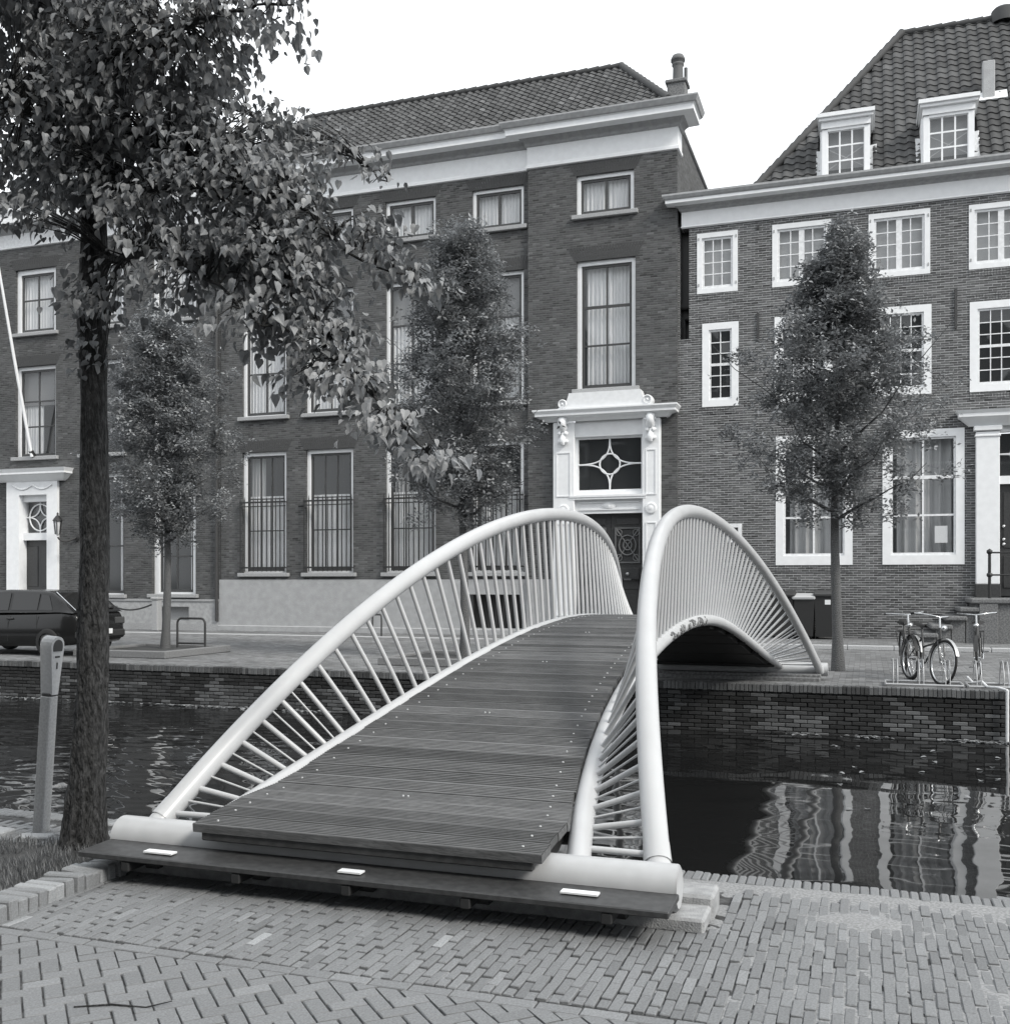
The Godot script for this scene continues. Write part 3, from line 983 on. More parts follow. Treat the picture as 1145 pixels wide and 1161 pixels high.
func portal_center(b: Node, DB: float) -> void:
	var z := -DB
	var g := G.new()
	# pilasters with panel and base
	for s in [0, 1]:
		var x0: float = -8.34 if s == 0 else -5.79
		var x1: float = -7.72 if s == 0 else -5.30
		g = G.new()
		g.bbox(Transform3D(Basis(), Vector3((x0 + x1) / 2, 3.1, z + 0.06)), Vector3(x1 - x0, 5.9, 0.26), 0.02)
		g.bbox(Transform3D(Basis(), Vector3((x0 + x1) / 2, 0.25, z + 0.09)), Vector3(x1 - x0 + 0.08, 0.5, 0.3), 0.02)
		var xc := (x0 + x1) / 2
		var w := x1 - x0 - 0.2
		for yy in [[0.6, 3.2], [3.95, 5.2]]:
			g.box(Vector3(xc - w / 2, yy[0], z + 0.191), Vector3(xc - w / 2 + 0.03, yy[1], z + 0.21))
			g.box(Vector3(xc + w / 2 - 0.03, yy[0], z + 0.191), Vector3(xc + w / 2, yy[1], z + 0.21))
			g.box(Vector3(xc - w / 2 + 0.03, yy[1] - 0.03, z + 0.191), Vector3(xc + w / 2 - 0.03, yy[1], z + 0.21))
			g.box(Vector3(xc - w / 2 + 0.03, yy[0], z + 0.191), Vector3(xc + w / 2 - 0.03, yy[0] + 0.03, z + 0.21))
		var pl := part(b, "pilaster", g, M.white)
		g = G.new()
		g.lathe([Vector2(0.16, 0), Vector2(0.16, 0.03), Vector2(0.12, 0.05), Vector2(0.1, 0.03), Vector2(0.05, 0.06), Vector2(0, 0.06)], 16, Transform3D(Basis(Vector3.RIGHT, PI / 2), Vector3(xc, 3.58, z + 0.19)))
		part(pl, "rosette", g, M.white)
		# carved console under the cornice
		g = G.new()
		var pts := []; var rr := []
		for k in 22:
			var t := k / 21.0
			pts.append(Vector3(xc, lerpf(6.12, 5.42, t), z + 0.24 + 0.09 * sin(t * 9.0) * (1.0 - t * 0.4)))
			rr.append(lerpf(0.13, 0.08, t) + 0.018 * sin(t * 24.0))
		g.tube(pts, rr, 10, true)
		for sx in [-1, 1]:
			for yy in [6.02, 5.72, 5.5]:
				g.lathe([Vector2(0.06, -0.05), Vector2(0.07, 0.0), Vector2(0.03, 0.05), Vector2(0.0, 0.06)], 10, Transform3D(Basis(Vector3.BACK, -PI / 2 * sx), Vector3(xc + sx * 0.1, yy, z + 0.26)))
		part(pl, "console", g, M.white)
	# head, transom rail
	g = G.new()
	g.box(Vector3(-7.72, 5.63, z - 0.12), Vector3(-5.79, 6.08, z + 0.08))
	g.box(Vector3(-7.72, 3.47, z - 0.12), Vector3(-5.79, 4.08, z + 0.06))
	g.box(Vector3(-7.85, 3.92, z + 0.061), Vector3(-5.68, 3.98, z + 0.22))
	g.box(Vector3(-7.85, 3.86, z + 0.061), Vector3(-5.68, 3.918, z + 0.2))
	g.box(Vector3(-7.6, 3.56, z + 0.061), Vector3(-5.9, 3.6, z + 0.09))
	g.box(Vector3(-7.6, 3.76, z + 0.061), Vector3(-5.9, 3.8, z + 0.09))
	g.lathe([Vector2(0.14, 0), Vector2(0.12, 0.04), Vector2(0.06, 0.05), Vector2(0, 0.07)], 14, Transform3D(Basis(Vector3.RIGHT, PI / 2) * Basis.from_scale(Vector3(1.5, 1, 0.7)), Vector3(-6.76, 3.68, z + 0.06)))
	part(b, "portal_head", g, M.white)
	# transom light
	g = G.new()
	g.box(Vector3(-7.72, 4.08, z - 0.14), Vector3(-7.66, 5.63, z - 0.02)); g.box(Vector3(-5.86, 4.08, z - 0.14), Vector3(-5.79, 5.63, z - 0.02))
	g.box(Vector3(-7.66, 4.08, z - 0.14), Vector3(-5.86, 4.14, z - 0.02)); g.box(Vector3(-7.66, 5.57, z - 0.14), Vector3(-5.86, 5.63, z - 0.02))
	var w := part(b, "transom_window", g, M.white)
	star_light(w, -7.66, -5.86, 4.14, 5.57, z - 0.07, M.white, 0.29)
	g = G.new()
	g.quad(Vector3(-7.66, 4.14, z - 0.1), Vector3(-5.86, 4.14, z - 0.1), Vector3(-5.86, 5.57, z - 0.1), Vector3(-7.66, 5.57, z - 0.1))
	part(w, "pane", g, M.glass)
	g = G.new()
	g.box(Vector3(-8.0, 0.0, z - 2.5), Vector3(-5.5, 5.9, z - 2.45)); g.box(Vector3(-8.0, 0.0, z - 2.45), Vector3(-7.95, 5.9, z - 0.3)); g.box(Vector3(-5.55, 0.0, z - 2.45), Vector3(-5.5, 5.9, z - 0.3))
	g.box(Vector3(-8.0, 5.9, z - 2.5), Vector3(-5.5, 5.95, z - 0.15))
	part(w, "hall", g, M.room)
	# double door: two leaves with cast iron grilles
	for s in [0, 1]:
		var x0: float = -7.72 if s == 0 else -6.745
		var x1: float = -6.755 if s == 0 else -5.79
		g = G.new()
		g.box(Vector3(x0, 0.1, z - 0.2), Vector3(x1, 3.47, z - 0.14))
		var xc := (x0 + x1) / 2
		for yy in [[0.35, 1.2], [1.35, 1.95], [3.15, 3.35]]:
			g.bbox(Transform3D(Basis(), Vector3(xc, (yy[0] + yy[1]) / 2, z - 0.13)), Vector3(0.66, yy[1] - yy[0], 0.03), 0.012)
		var leaf := part(b, "door_leaf", g, M.door)
		g = G.new()
		var c := Vector3(xc, 2.58, z - 0.12)
		for q in [[0.33, 0.47], [0.33, -0.47]]:
			g.tube([c + Vector3(-q[0], -q[1], 0), c + Vector3(q[0], q[1], 0)], [0.022], 6)
		for r in [0.12, 0.24]:
			var ring := []
			for k in 21: ring.append(c + Vector3(cos(TAU * k / 20) * r, sin(TAU * k / 20) * r * 1.15, 0.01))
			g.tube(ring, [0.024], 6, false)
		for q in [[-1, -1], [1, -1], [-1, 1], [1, 1]]:
			var ring := []
			for k in 13: ring.append(c + Vector3(q[0] * 0.24 + cos(TAU * k / 12) * 0.08, q[1] * 0.35 + sin(TAU * k / 12) * 0.09, 0.0))
			g.tube(ring, [0.018], 6, false)
		g.box(c + Vector3(-0.36, -0.5, -0.01), c + Vector3(-0.32, 0.5, 0.02)); g.box(c + Vector3(0.32, -0.5, -0.01), c + Vector3(0.36, 0.5, 0.02))
		g.box(c + Vector3(-0.32, 0.46, -0.01), c + Vector3(0.32, 0.5, 0.02)); g.box(c + Vector3(-0.32, -0.5, -0.01), c + Vector3(0.32, -0.46, 0.02))
		part(leaf, "grille", g, mat(0.11, 0.5))
		if s == 1:
			g = G.new()
			g.lathe([Vector2(0.0, -0.01), Vector2(0.04, 0.0), Vector2(0.05, 0.04), Vector2(0.0, 0.06)], 12, Transform3D(Basis(Vector3.RIGHT, PI / 2), Vector3(xc, 1.78, z - 0.12)))
			g.box(Vector3(xc - 0.1, 1.6, z - 0.114), Vector3(xc + 0.1, 1.64, z - 0.1))
			part(leaf, "knocker", g, mat(0.35, 0.4, 0.5))
	# cornice of the portal and the lead-covered scroll roof above
	part(b, "portal_cornice", moulding(-8.34, -5.30, [[0.16, 6.06], [0.22, 6.08], [0.3, 6.16], [0.46, 6.2], [0.46, 6.26], [0.52, 6.34], [0.52, 6.38]], DB), M.white)
	g = G.new()
	g.prism(PackedVector2Array([Vector2(-8.2, 6.38), Vector2(-5.42, 6.38), Vector2(-5.6, 6.46), Vector2(-5.74, 6.62), Vector2(-5.8, 6.82), Vector2(-7.82, 6.82), Vector2(-7.88, 6.62), Vector2(-8.02, 6.46)]), 0.5, Transform3D(Basis(), Vector3(0, 0, z + 0.4)))
	for s in [-1, 1]:
		var cx = -6.81 + s * 1.2
		g.lathe([Vector2(0.0, -0.25), Vector2(0.13, -0.25), Vector2(0.14, 0.0), Vector2(0.13, 0.16), Vector2(0.1, 0.19), Vector2(0.085, 0.15), Vector2(0.05, 0.15), Vector2(0.0, 0.2)], 18, Transform3D(Basis(Vector3.RIGHT, PI / 2), Vector3(cx, 6.53, z + 0.24)))
	part(b, "portal_roof", g, M.lead)
	g = G.new()
	g.bbox(Transform3D(Basis(), Vector3(-6.85, 0.06, z + 0.35)), Vector3(2.9, 0.14, 0.9), 0.02)
	part(b, "doorstep", g, M.sill)

# ---------------------------------------------------------------- the house on the left
func build_left_house() -> void:
	var D := FRONT
	var b := thing("brick_house", "dark brick house on the left with a white doorway and wall lantern", "house", Vector3(-25, 0, -D))
	var cx := [[-27.84, -26.1], [-25.0, -23.3], [-22.15, -20.45]]
	var wm := []; var wa := []; var wg := []
	for c in cx:
		wa.append([c[0], c[1], 10.14, 12.35]); wm.append([c[0], c[1], 5.87, 9.0])
	wg = [[-24.87, -23.28, 1.14, 5.2], [-22.17, -20.47, 1.16, 5.2]]
	var more := [[-30.6, -28.95, 10.14, 12.35], [-30.6, -28.95, 5.87, 9.0], [-31.2, -29.5, 1.16, 5.2]]
	var dr := [-28.1, -25.98, 0.0, 5.0]
	part(b, "wall", wall_geo(-34.0, -19.53, 0.95, 13.2, D, wa + wm + wg + more + [dr]), M.brick_l)
	var g := G.new()
	g.quad(Vector3(-34, 0, -D - 14), Vector3(-34, 0, -D), Vector3(-34, 14.3, -D), Vector3(-34, 14.3, -D - 14))
	part(b, "side_wall", g, M.brick_l)
	g = wall_geo(-34.0, -28.1, 0.0, 0.95, D - 0.04, []); part(b, "plinth", g, M.plinth_l)
	g = wall_geo(-25.98, -19.56, 0.0, 0.95, D - 0.04, [[-21.9, -20.7, 0.3, 0.75], [-24.6, -23.5, 0.3, 0.75]])
	part(b, "plinth", g, M.plinth_l)
	g = G.new(); g.box(Vector3(-25.98, 0.93, -D), Vector3(-19.56, 1.0, -D + 0.07)); g.box(Vector3(-21.9, 0.3, -D - 0.3), Vector3(-20.7, 0.75, -D - 0.2)); g.box(Vector3(-24.6, 0.3, -D - 0.3), Vector3(-23.5, 0.75, -D - 0.2))
	g.box(Vector3(-25.98, 0.0, -D + 0.045), Vector3(-19.56, 0.2, -D + 0.09))
	part(b, "plinth_course", g, M.sill)
	for r in wa: window(b, r, D, {"fw": 0.16, "rec": 0.1, "cols": [0.5], "rows": [0.55], "sw": 0.07, "bw": 0.05, "curtain": "full", "foot": 0.4})
	window(b, wm[0], D, {"fw": 0.12, "rec": 0.12, "cols": [0.5], "rows": [0.33, 0.64], "sw": 0.07, "bw": 0.05, "curtain": "top_blind", "foot": 0.3})
	for k in [1, 2]: window(b, wm[k], D, {"fw": 0.12, "rec": 0.12, "cols": [0.5], "rows": [0.33, 0.64], "sw": 0.07, "bw": 0.05, "curtain": "sides", "foot": 0.3})
	window(b, wg[0], D, {"fw": 0.12, "rec": 0.15, "cols": [0.5], "rows": [0.4, 0.72], "sw": 0.07, "bw": 0.05, "curtain": "sides", "foot": 0.3})
	window(b, wg[1], D, {"fw": 0.2, "rec": 0.15, "cols": [0.5], "rows": [0.3, 0.72], "sw": 0.07, "bw": 0.05, "curtain": "sides", "foot": 0.3})
	for r in more: window(b, r, D, {"fw": 0.12, "rec": 0.12, "cols": [0.5], "rows": [0.5], "curtain": "sides"})
	for r in wa + wm + wg: flat_arch(b, r, D, M.arch)
	part(b, "frieze", moulding(-34.0, -19.64, [[0.0, 13.1], [0.06, 13.12], [0.06, 13.2], [0.03, 13.22], [0.03, 13.6]], D, false, false), M.white_old)
	part(b, "bed_mould", moulding(-34.0, -19.66, [[0.03, 13.6], [0.1, 13.65], [0.2, 13.8]], D, false, false), M.grey_trim_and_shade)
	part(b, "corona", moulding(-34.0, -20.0, [[0.2, 13.8], [0.5, 13.82], [0.5, 14.05], [0.56, 14.2], [0.56, 14.3]], D, false, false), M.white_old)
	g = G.new()
	g.quad(Vector3(-34, 14.3, -D + 0.4), Vector3(-19.7, 14.3, -D + 0.4), Vector3(-19.7, 16.6, -D - 3.2), Vector3(-34, 16.6, -D - 3.2))
	g.quad(Vector3(-19.7, 14.3, -D - 7), Vector3(-34, 14.3, -D - 7), Vector3(-34, 16.6, -D - 3.2), Vector3(-19.7, 16.6, -D - 3.2))
	var rf := part(b, "roof", g, M.tile_under)
	var up := Vector3(0, 2.3, -3.6).normalized()
	tiles(rf, Vector3(-34, 14.33, -D + 0.4), up, PackedVector2Array([Vector2(0, 0), Vector2(14.3, 0), Vector2(14.3, 4.2), Vector2(0, 4.2)]), 0.235, 0.3, 0.05, false, [])
	# doorway
	g = G.new()
	g.box(Vector3(-28.14, 0.0, -D - 0.35), Vector3(-27.6, 4.55, -D + 0.1))
	g.box(Vector3(-26.4, 0.0, -D - 0.35), Vector3(-25.95, 4.55, -D + 0.1))
	g.box(Vector3(-28.14, 4.55, -D - 0.35), Vector3(-25.95, 5.0, -D + 0.1))
	g.box(Vector3(-27.6, 3.0, -D - 0.35), Vector3(-26.4, 3.25, -D - 0.1))
	g.box(Vector3(-27.6, 4.33, -D - 0.35), Vector3(-26.4, 4.55, -D - 0.1))
	for s in [0, 1]:
		var swag := []
		var x0: float = -27.85 + s * 0.85
		for k in 13: swag.append(Vector3(x0 + k * 0.07, 4.88 - 0.14 * sin(PI * k / 12.0), -D + 0.11))
		g.tube(swag, [0.03], 6)
	var df := part(b, "door_frame", g, M.white)
	g = G.new(); g.box(Vector3(-27.6, 0.1, -D - 0.32), Vector3(-26.4, 3.0, -D - 0.26))
	for x in [-27.3, -26.7]:
		for yy in [[0.3, 1.2], [1.4, 2.8]]:
			g.bbox(Transform3D(Basis(), Vector3(x, (yy[0] + yy[1]) / 2, -D - 0.25)), Vector3(0.42, yy[1] - yy[0], 0.03), 0.012)
	part(b, "door", g, M.door)
	g = G.new(); g.quad(Vector3(-27.6, 3.25, -D - 0.3), Vector3(-26.4, 3.25, -D - 0.3), Vector3(-26.4, 4.33, -D - 0.3), Vector3(-27.6, 4.33, -D - 0.3))
	var tw := part(b, "transom_window", g, M.glass)
	star_light(tw, -27.6, -26.4, 3.27, 4.31, -D - 0.26, M.white, 0.46)
	g = G.new(); g.box(Vector3(-28, 0, -D - 2.0), Vector3(-26, 5, -D - 1.95))
	part(tw, "hall", g, M.room)
	part(b, "door_cornice", moulding(-28.3, -25.8, [[0.1, 5.0], [0.2, 5.06], [0.34, 5.2], [0.4, 5.24], [0.4, 5.3], [0.46, 5.42]], D), M.white)
	# lantern on a curved bracket
	g = G.new()
	var arm := []
	for k in 13: arm.append(Vector3(-25.2 - 0.3 * (k / 12.0), 3.05 - 0.14 * sin(PI * k / 12.0), -D + 0.06 + 0.5 * sin(PI * 0.5 * k / 12.0)))
	g.tube(arm, [0.03], 6)
	g.lathe([Vector2(0.12, 0), Vector2(0.12, 0.03), Vector2(0.0, 0.05)], 12, Transform3D(Basis(Vector3.RIGHT, PI / 2), Vector3(-25.2, 3.05, -D + 0.01)))
	var lt := part(b, "lantern", g, M.iron)
	g = G.new()
	var lc := Vector3(-25.5, 3.1, -D + 0.57)
	g.lathe([Vector2(0.02, 0), Vector2(0.07, 0.06), Vector2(0.12, 0.5), Vector2(0.0, 0.51)], 6, Transform3D(Basis(), lc))
	part(lt, "lantern_glass", g, mat(0.5, 0.2))
	g = G.new()
	for k in 6:
		var a := TAU * k / 6
		g.tube([lc + Vector3(cos(a) * 0.08, 0.05, sin(a) * 0.08), lc + Vector3(cos(a) * 0.13, 0.51, sin(a) * 0.13)], [0.014], 5)
	g.lathe([Vector2(0.17, 0.5), Vector2(0.15, 0.54), Vector2(0.07, 0.65), Vector2(0.03, 0.69), Vector2(0.04, 0.74), Vector2(0, 0.79)], 12, Transform3D(Basis(), lc))
	part(lt, "lantern_cap", g, M.iron)
	g = G.new(); g.bbox(Transform3D(Basis(), Vector3(-27.0, 0.08, -D + 0.6)), Vector3(2.6, 0.16, 1.2), 0.02)
	part(b, "doorstep", g, M.sill)

# ---------------------------------------------------------------- the house on the right
func build_right_house() -> void:
	var D := FRONT
	var b := thing("brick_house", "brick house on the right with steep tiled roof, two dormers and white casements", "house", Vector3(1.5, 0, -D))
	var a := [[-4.34, -3.25, 9.4, 11.04], [-2.35, -0.85, 9.4, 11.06], [0.07, 1.55, 9.4, 11.06], [2.45, 3.93, 9.4, 11.02], [4.85, 6.33, 9.4, 11.02]]
	var s := [[-4.20, -3.23, 6.31, 8.58], [-2.29, -0.82, 6.32, 8.6], [0.12, 1.58, 6.34, 8.62], [2.47, 3.93, 6.32, 8.58], [4.87, 6.33, 6.32, 8.58]]
	var gw := [[-2.26, -0.32, 2.0, 5.42], [0.41, 2.35, 2.0, 5.44]]
	var vent := [-3.5, -3.14, 2.62, 3.12]
	var dr := [2.62, 5.2, 1.1, 5.5]
	var slit := [-4.82, -4.56, 8.2, 11.4]
	part(b, "wall", wall_geo(-4.87, 9.0, 0.0, 11.3, D, a + s + gw + [vent, dr, slit], 0.3), M.brick_r)
	var g := G.new()
	g.quad(Vector3(9, 0, -D), Vector3(9, 0, -D - 12), Vector3(9, 12, -D - 12), Vector3(9, 12, -D))
	part(b, "side_wall", g, M.brick_r)
	g = G.new(); g.box(Vector3(-4.82, 8.2, -D - 0.4), Vector3(-4.56, 11.4, -D - 0.35))
	part(b, "recess_back", g, M.iron)
	g = G.new(); g.box(Vector3(-3.5, 2.62, -D - 0.05), Vector3(-3.14, 3.12, -D + 0.05)); g.box(Vector3(-3.42, 2.7, -D + 0.05), Vector3(-3.22, 2.8, -D + 0.06))
	var vb := part(b, "vent_box", g, M.white_old)
	g = G.new(); g.box(Vector3(-3.4, 2.85, -D + 0.051), Vector3(-3.24, 3.02, -D + 0.056)); part(vb, "vent_opening", g, M.iron)
	# casements of the top floor
	for k in 5:
		var o := {"fw": 0.13, "rec": -0.02, "frame": M.white, "sash": M.white_old, "sw": 0.06, "bw": 0.026, "mull": 0.14, "rows": [0.25, 0.5, 0.75], "cols": [0.25, 0.5, 0.75], "curtain": "blind", "sill": false, "foot": 1.0}  # flat grey sheets behind the panes give them an even tone
		if k == 0:
			o.cols = [0.333, 0.667]; o.erase("mull")
		var w := window(b, a[k], D, o)
		for sx in [0, 1]:
			for y in [9.6, 10.85]:
				g = G.new()
				g.box(Vector3(a[k][sx] + (0.03 if sx == 0 else -0.06), y, -D + 0.021), Vector3(a[k][sx] + (0.06 if sx == 0 else -0.03), y + 0.07, -D + 0.035))
				part(w, "hinge", g, M.grey_trim_and_shade)
	for k in 5:
		var o := {"fw": 0.18, "rec": -0.02, "frame": M.white, "sash": M.white_old, "sw": 0.05, "bw": 0.024, "meet": 0.07, "meet_at": 3, "rows": [0.2, 0.4, 0.6, 0.8], "cols": [0.25, 0.5, 0.75], "curtain": ["", "blind", "", "", "sides"][k], "sill": false, "foot": 1.0}
		o.rows = [0.1667, 0.3333, 0.5, 0.6667, 0.8333] if k > 0 else [0.1667, 0.3333, 0.5, 0.6667, 0.8333]
		if k == 0: o.cols = [0.5]
		window(b, s[k], D, o)
	for k in 2:
		var w := window(b, gw[k], D, {"fw": 0.2, "rec": -0.02, "frame": M.white, "sash": M.white_old, "sw": 0.05, "bw": 0.05, "meet": 0.09, "meet_at": 2, "rows": [0.33, 0.665], "cols": [0.5], "curtain": "veil", "sill": false, "foot": 1.2})
		if k == 1:
			g = G.new(); g.box(Vector3(1.66, 2.55, -D - 0.075), Vector3(1.96, 2.98, -D - 0.068))
			part(w, "notice", g, M.paper)
	for r in a + s + gw: flat_arch(b, r, D, M.brick_r, 0.22, 0.03)
	for r in a + s + gw:   # rowlock course below each frame
		g = G.new()
		var n := int((r[1] - r[0]) / 0.068)
		for k in n:
			var x := lerpf(r[0], r[1], (k + 0.5) / n)
			g.box(Vector3(x - 0.028, r[2] - 0.19, -D - 0.01), Vector3(x + 0.028, r[2] - 0.012, -D + 0.012))
		part(b, "sill_course", g, M.brick_r)
	# wall anchors
	for p in [[-2.72, 8.0, 8.75], [2.15, 7.95, 8.95], [-2.72, 11.0, 11.1]]:
		g = G.new(); g.box(Vector3(p[0] - 0.03, p[1], -D), Vector3(p[0] + 0.03, p[2], -D + 0.04))
		part(b, "wall_anchor", g, M.dark_steel)
	# cornice
	part(b, "frieze", moulding(-4.72, 9.0, [[0.02, 11.22], [0.06, 11.25], [0.04, 11.29], [0.04, 11.66]], D, true, false), M.white)
	part(b, "bed_mould", moulding(-4.72, 9.0, [[0.04, 11.66], [0.1, 11.7], [0.12, 11.76], [0.2, 11.8]], D, true, false), M.grey_trim_and_shade)
	part(b, "corona", moulding(-4.72, 9.0, [[0.2, 11.8], [0.42, 11.82], [0.42, 11.9]], D, true, false), M.white)
	part(b, "gutter", moulding(-4.72, 9.0, [[0.42, 11.9], [0.46, 11.93], [0.5, 12.0], [0.5, 12.05]], D, true, false), M.grey_trim_and_shade)
	g = G.new(); g.box(Vector3(-4.7, 11.3, -D - 9.5), Vector3(9, 12.0, -D - 0.6))
	part(b, "attic_floor", g, M.brick_r)
	# steep hipped roof
	var e0 := Vector3(-2.95, 11.95, -D - 0.04)
	var rz := -32.9; var ry := 17.74
	var sl := Vector3(0, ry - e0.y, rz - e0.z); var ln := sl.length(); var up := sl / ln
	g = G.new()
	var q0 := e0 + Vector3(0, -0.03, -0.03); var q1 := Vector3(9.0, e0.y - 0.03, e0.z - 0.03); var q2 := Vector3(9.0, ry - 0.05, rz); var q3 := Vector3(1.0, ry - 0.05, rz)
	var k0 := Vector3(-2.95, e0.y, -D - 8.8)
	g.quad(q0, q1, q2, q3); g.tri(k0, q0, q3); g.quad(q3, q2, Vector3(9.0, e0.y, -D - 8.8), k0)
	var rf := part(b, "roof", g, M.tile_under)
	tiles(rf, e0, up, PackedVector2Array([Vector2(0, 0), Vector2(11.9, 0), Vector2(11.9, ln), Vector2(3.95, ln)]), 0.285, 0.32, 0.05, true, [[1.85, 3.1, -1.0, 2.35], [4.35, 5.6, -1.0, 2.35]])
	ridge_caps(rf, q0 + Vector3(0, 0.1, 0.0), q3 + Vector3(0, 0.1, 0.05), "hip_tiles")
	ridge_caps(rf, q3 + Vector3(0, 0.1, 0), q2 + Vector3(0, 0.1, 0), "ridge_tiles")
	g = G.new()
	g.lathe([Vector2(0.34, 17.6), Vector2(0.34, 17.95), Vector2(0.28, 18.02), Vector2(0.0, 18.06)], 18, Transform3D(Basis(), Vector3(3.75, 0, -32.9)))
	part(rf, "chimney", g, mat(0.06, 0.85))
	# vent pipe with white flashing
	g = G.new()
	g.bbox(Transform3D(Basis(), Vector3(3.1, 14.8, -30.5)), Vector3(0.3, 1.3, 0.3), 0.02)
	part(rf, "vent_pipe", g, M.plinth)
	g = G.new()
	var fb := Transform3D(Basis(Vector3.RIGHT, up, Vector3.RIGHT.cross(up)), Vector3(3.1, 14.52, -30.42))
	g.obox(fb, Vector3(0.9, 0.36, 0.04))
	part(rf, "flashing", g, M.white_old)
	for dx in [-0.49, 2.0]: dormer(rf, dx)
	portal_right(b, D)

func dormer(rf: Node, xc: float) -> void:
	var z := -28.72
	var g := G.new()
	var x0 := xc - 0.6; var x1 := xc + 0.6
	# front frame round the opening
	g.box(Vector3(x0, 12.1, z - 0.1), Vector3(x0 + 0.14, 13.5, z)); g.box(Vector3(x1 - 0.14, 12.1, z - 0.1), Vector3(x1, 13.5, z))
	g.box(Vector3(x0 + 0.14, 13.45, z - 0.1), Vector3(x1 - 0.14, 13.52, z)); g.box(Vector3(x0 + 0.14, 12.1, z - 0.1), Vector3(x1 - 0.14, 12.26, z))
	# cheeks
	for x in [x0, x1 - 0.05]:
		g.prism(PackedVector2Array([Vector2(0.1, 12.1), Vector2(0.1, 13.5), Vector2(1.2, 13.55), Vector2(0.25, 12.2)]), 0.05, Transform3D(Basis(Vector3.UP, PI / 2), Vector3(x, 0, z)))
	var dm := part(rf, "dormer", g, M.white)
	part(dm, "dormer_cornice", dormer_hat(x0, x1, z), M.white)
	g = G.new()
	var a0 := x0 + 0.14; var a1 := x1 - 0.14; var y0 := 12.26; var y1 := 13.45
	for k in 4: g.box(Vector3(lerpf(a0, a1, k / 3.0) - 0.02, y0, z - 0.08), Vector3(lerpf(a0, a1, k / 3.0) + 0.02, y1, z - 0.04))
	for k in 4: g.box(Vector3(a0, lerpf(y0, y1, k / 3.0) - 0.02, z - 0.079), Vector3(a1, lerpf(y0, y1, k / 3.0) + 0.02, z - 0.041))
	part(dm, "sash", g, M.white)
	for i in 3:
		for j in 3:
			g = G.new()
			var p0 := lerpf(a0, a1, i / 3.0); var p1 := lerpf(a0, a1, (i + 1) / 3.0); var r0 := lerpf(y0, y1, j / 3.0); var r1 := lerpf(y0, y1, (j + 1) / 3.0)
			g.quad(Vector3(p0, r0, z - 0.06), Vector3(p1, r0, z - 0.06), Vector3(p1, r1, z - 0.06), Vector3(p0, r1, z - 0.06))
			part(dm, "pane", g, M.glass)
	# pale tape stuck crosswise over the lower panes
	g = G.new()
	for q in [[a0, y0 + 0.2, a1, y0 + 0.75], [a0, y0 + 0.75, a1, y0 + 0.2]]:
		g.tube([Vector3(q[0], q[1], z - 0.1), Vector3(q[2], q[3], z - 0.1)], [0.012], 5)
	part(dm, "tape", g, M.blind)
	g = G.new(); g.box(Vector3(x0 + 0.06, 12.1, z - 0.32), Vector3(x1 - 0.06, 13.5, z - 0.3))
	part(dm, "inner_blind", g, mat(0.3, 0.9))
	# slate and lead beside the cheeks
	g = G.new()
	for k in 5:
		for sx in [-1, 1]:
			g.bbox(Transform3D(Basis(Vector3.UP, -0.3 * sx) * Basis(Vector3.RIGHT, -0.2), Vector3(xc + sx * 0.68, 12.15 + k * 0.24, z - 0.05 - k * 0.16)), Vector3(0.17, 0.25, 0.03), 0.005)
	part(dm, "flashing", g, M.white_old)

func dormer_hat(x0: float, x1: float, z: float) -> G:
	var g := G.new()
	g.box(Vector3(x0 - 0.02, 13.52, z - 0.9), Vector3(x1 + 0.02, 13.7, z + 0.04))
	g.box(Vector3(x0 - 0.08, 13.7, z - 1.1), Vector3(x1 + 0.08, 13.78, z + 0.12))
	g.box(Vector3(x0 - 0.12, 13.78, z - 1.3), Vector3(x1 + 0.12, 13.88, z + 0.18))
	return g

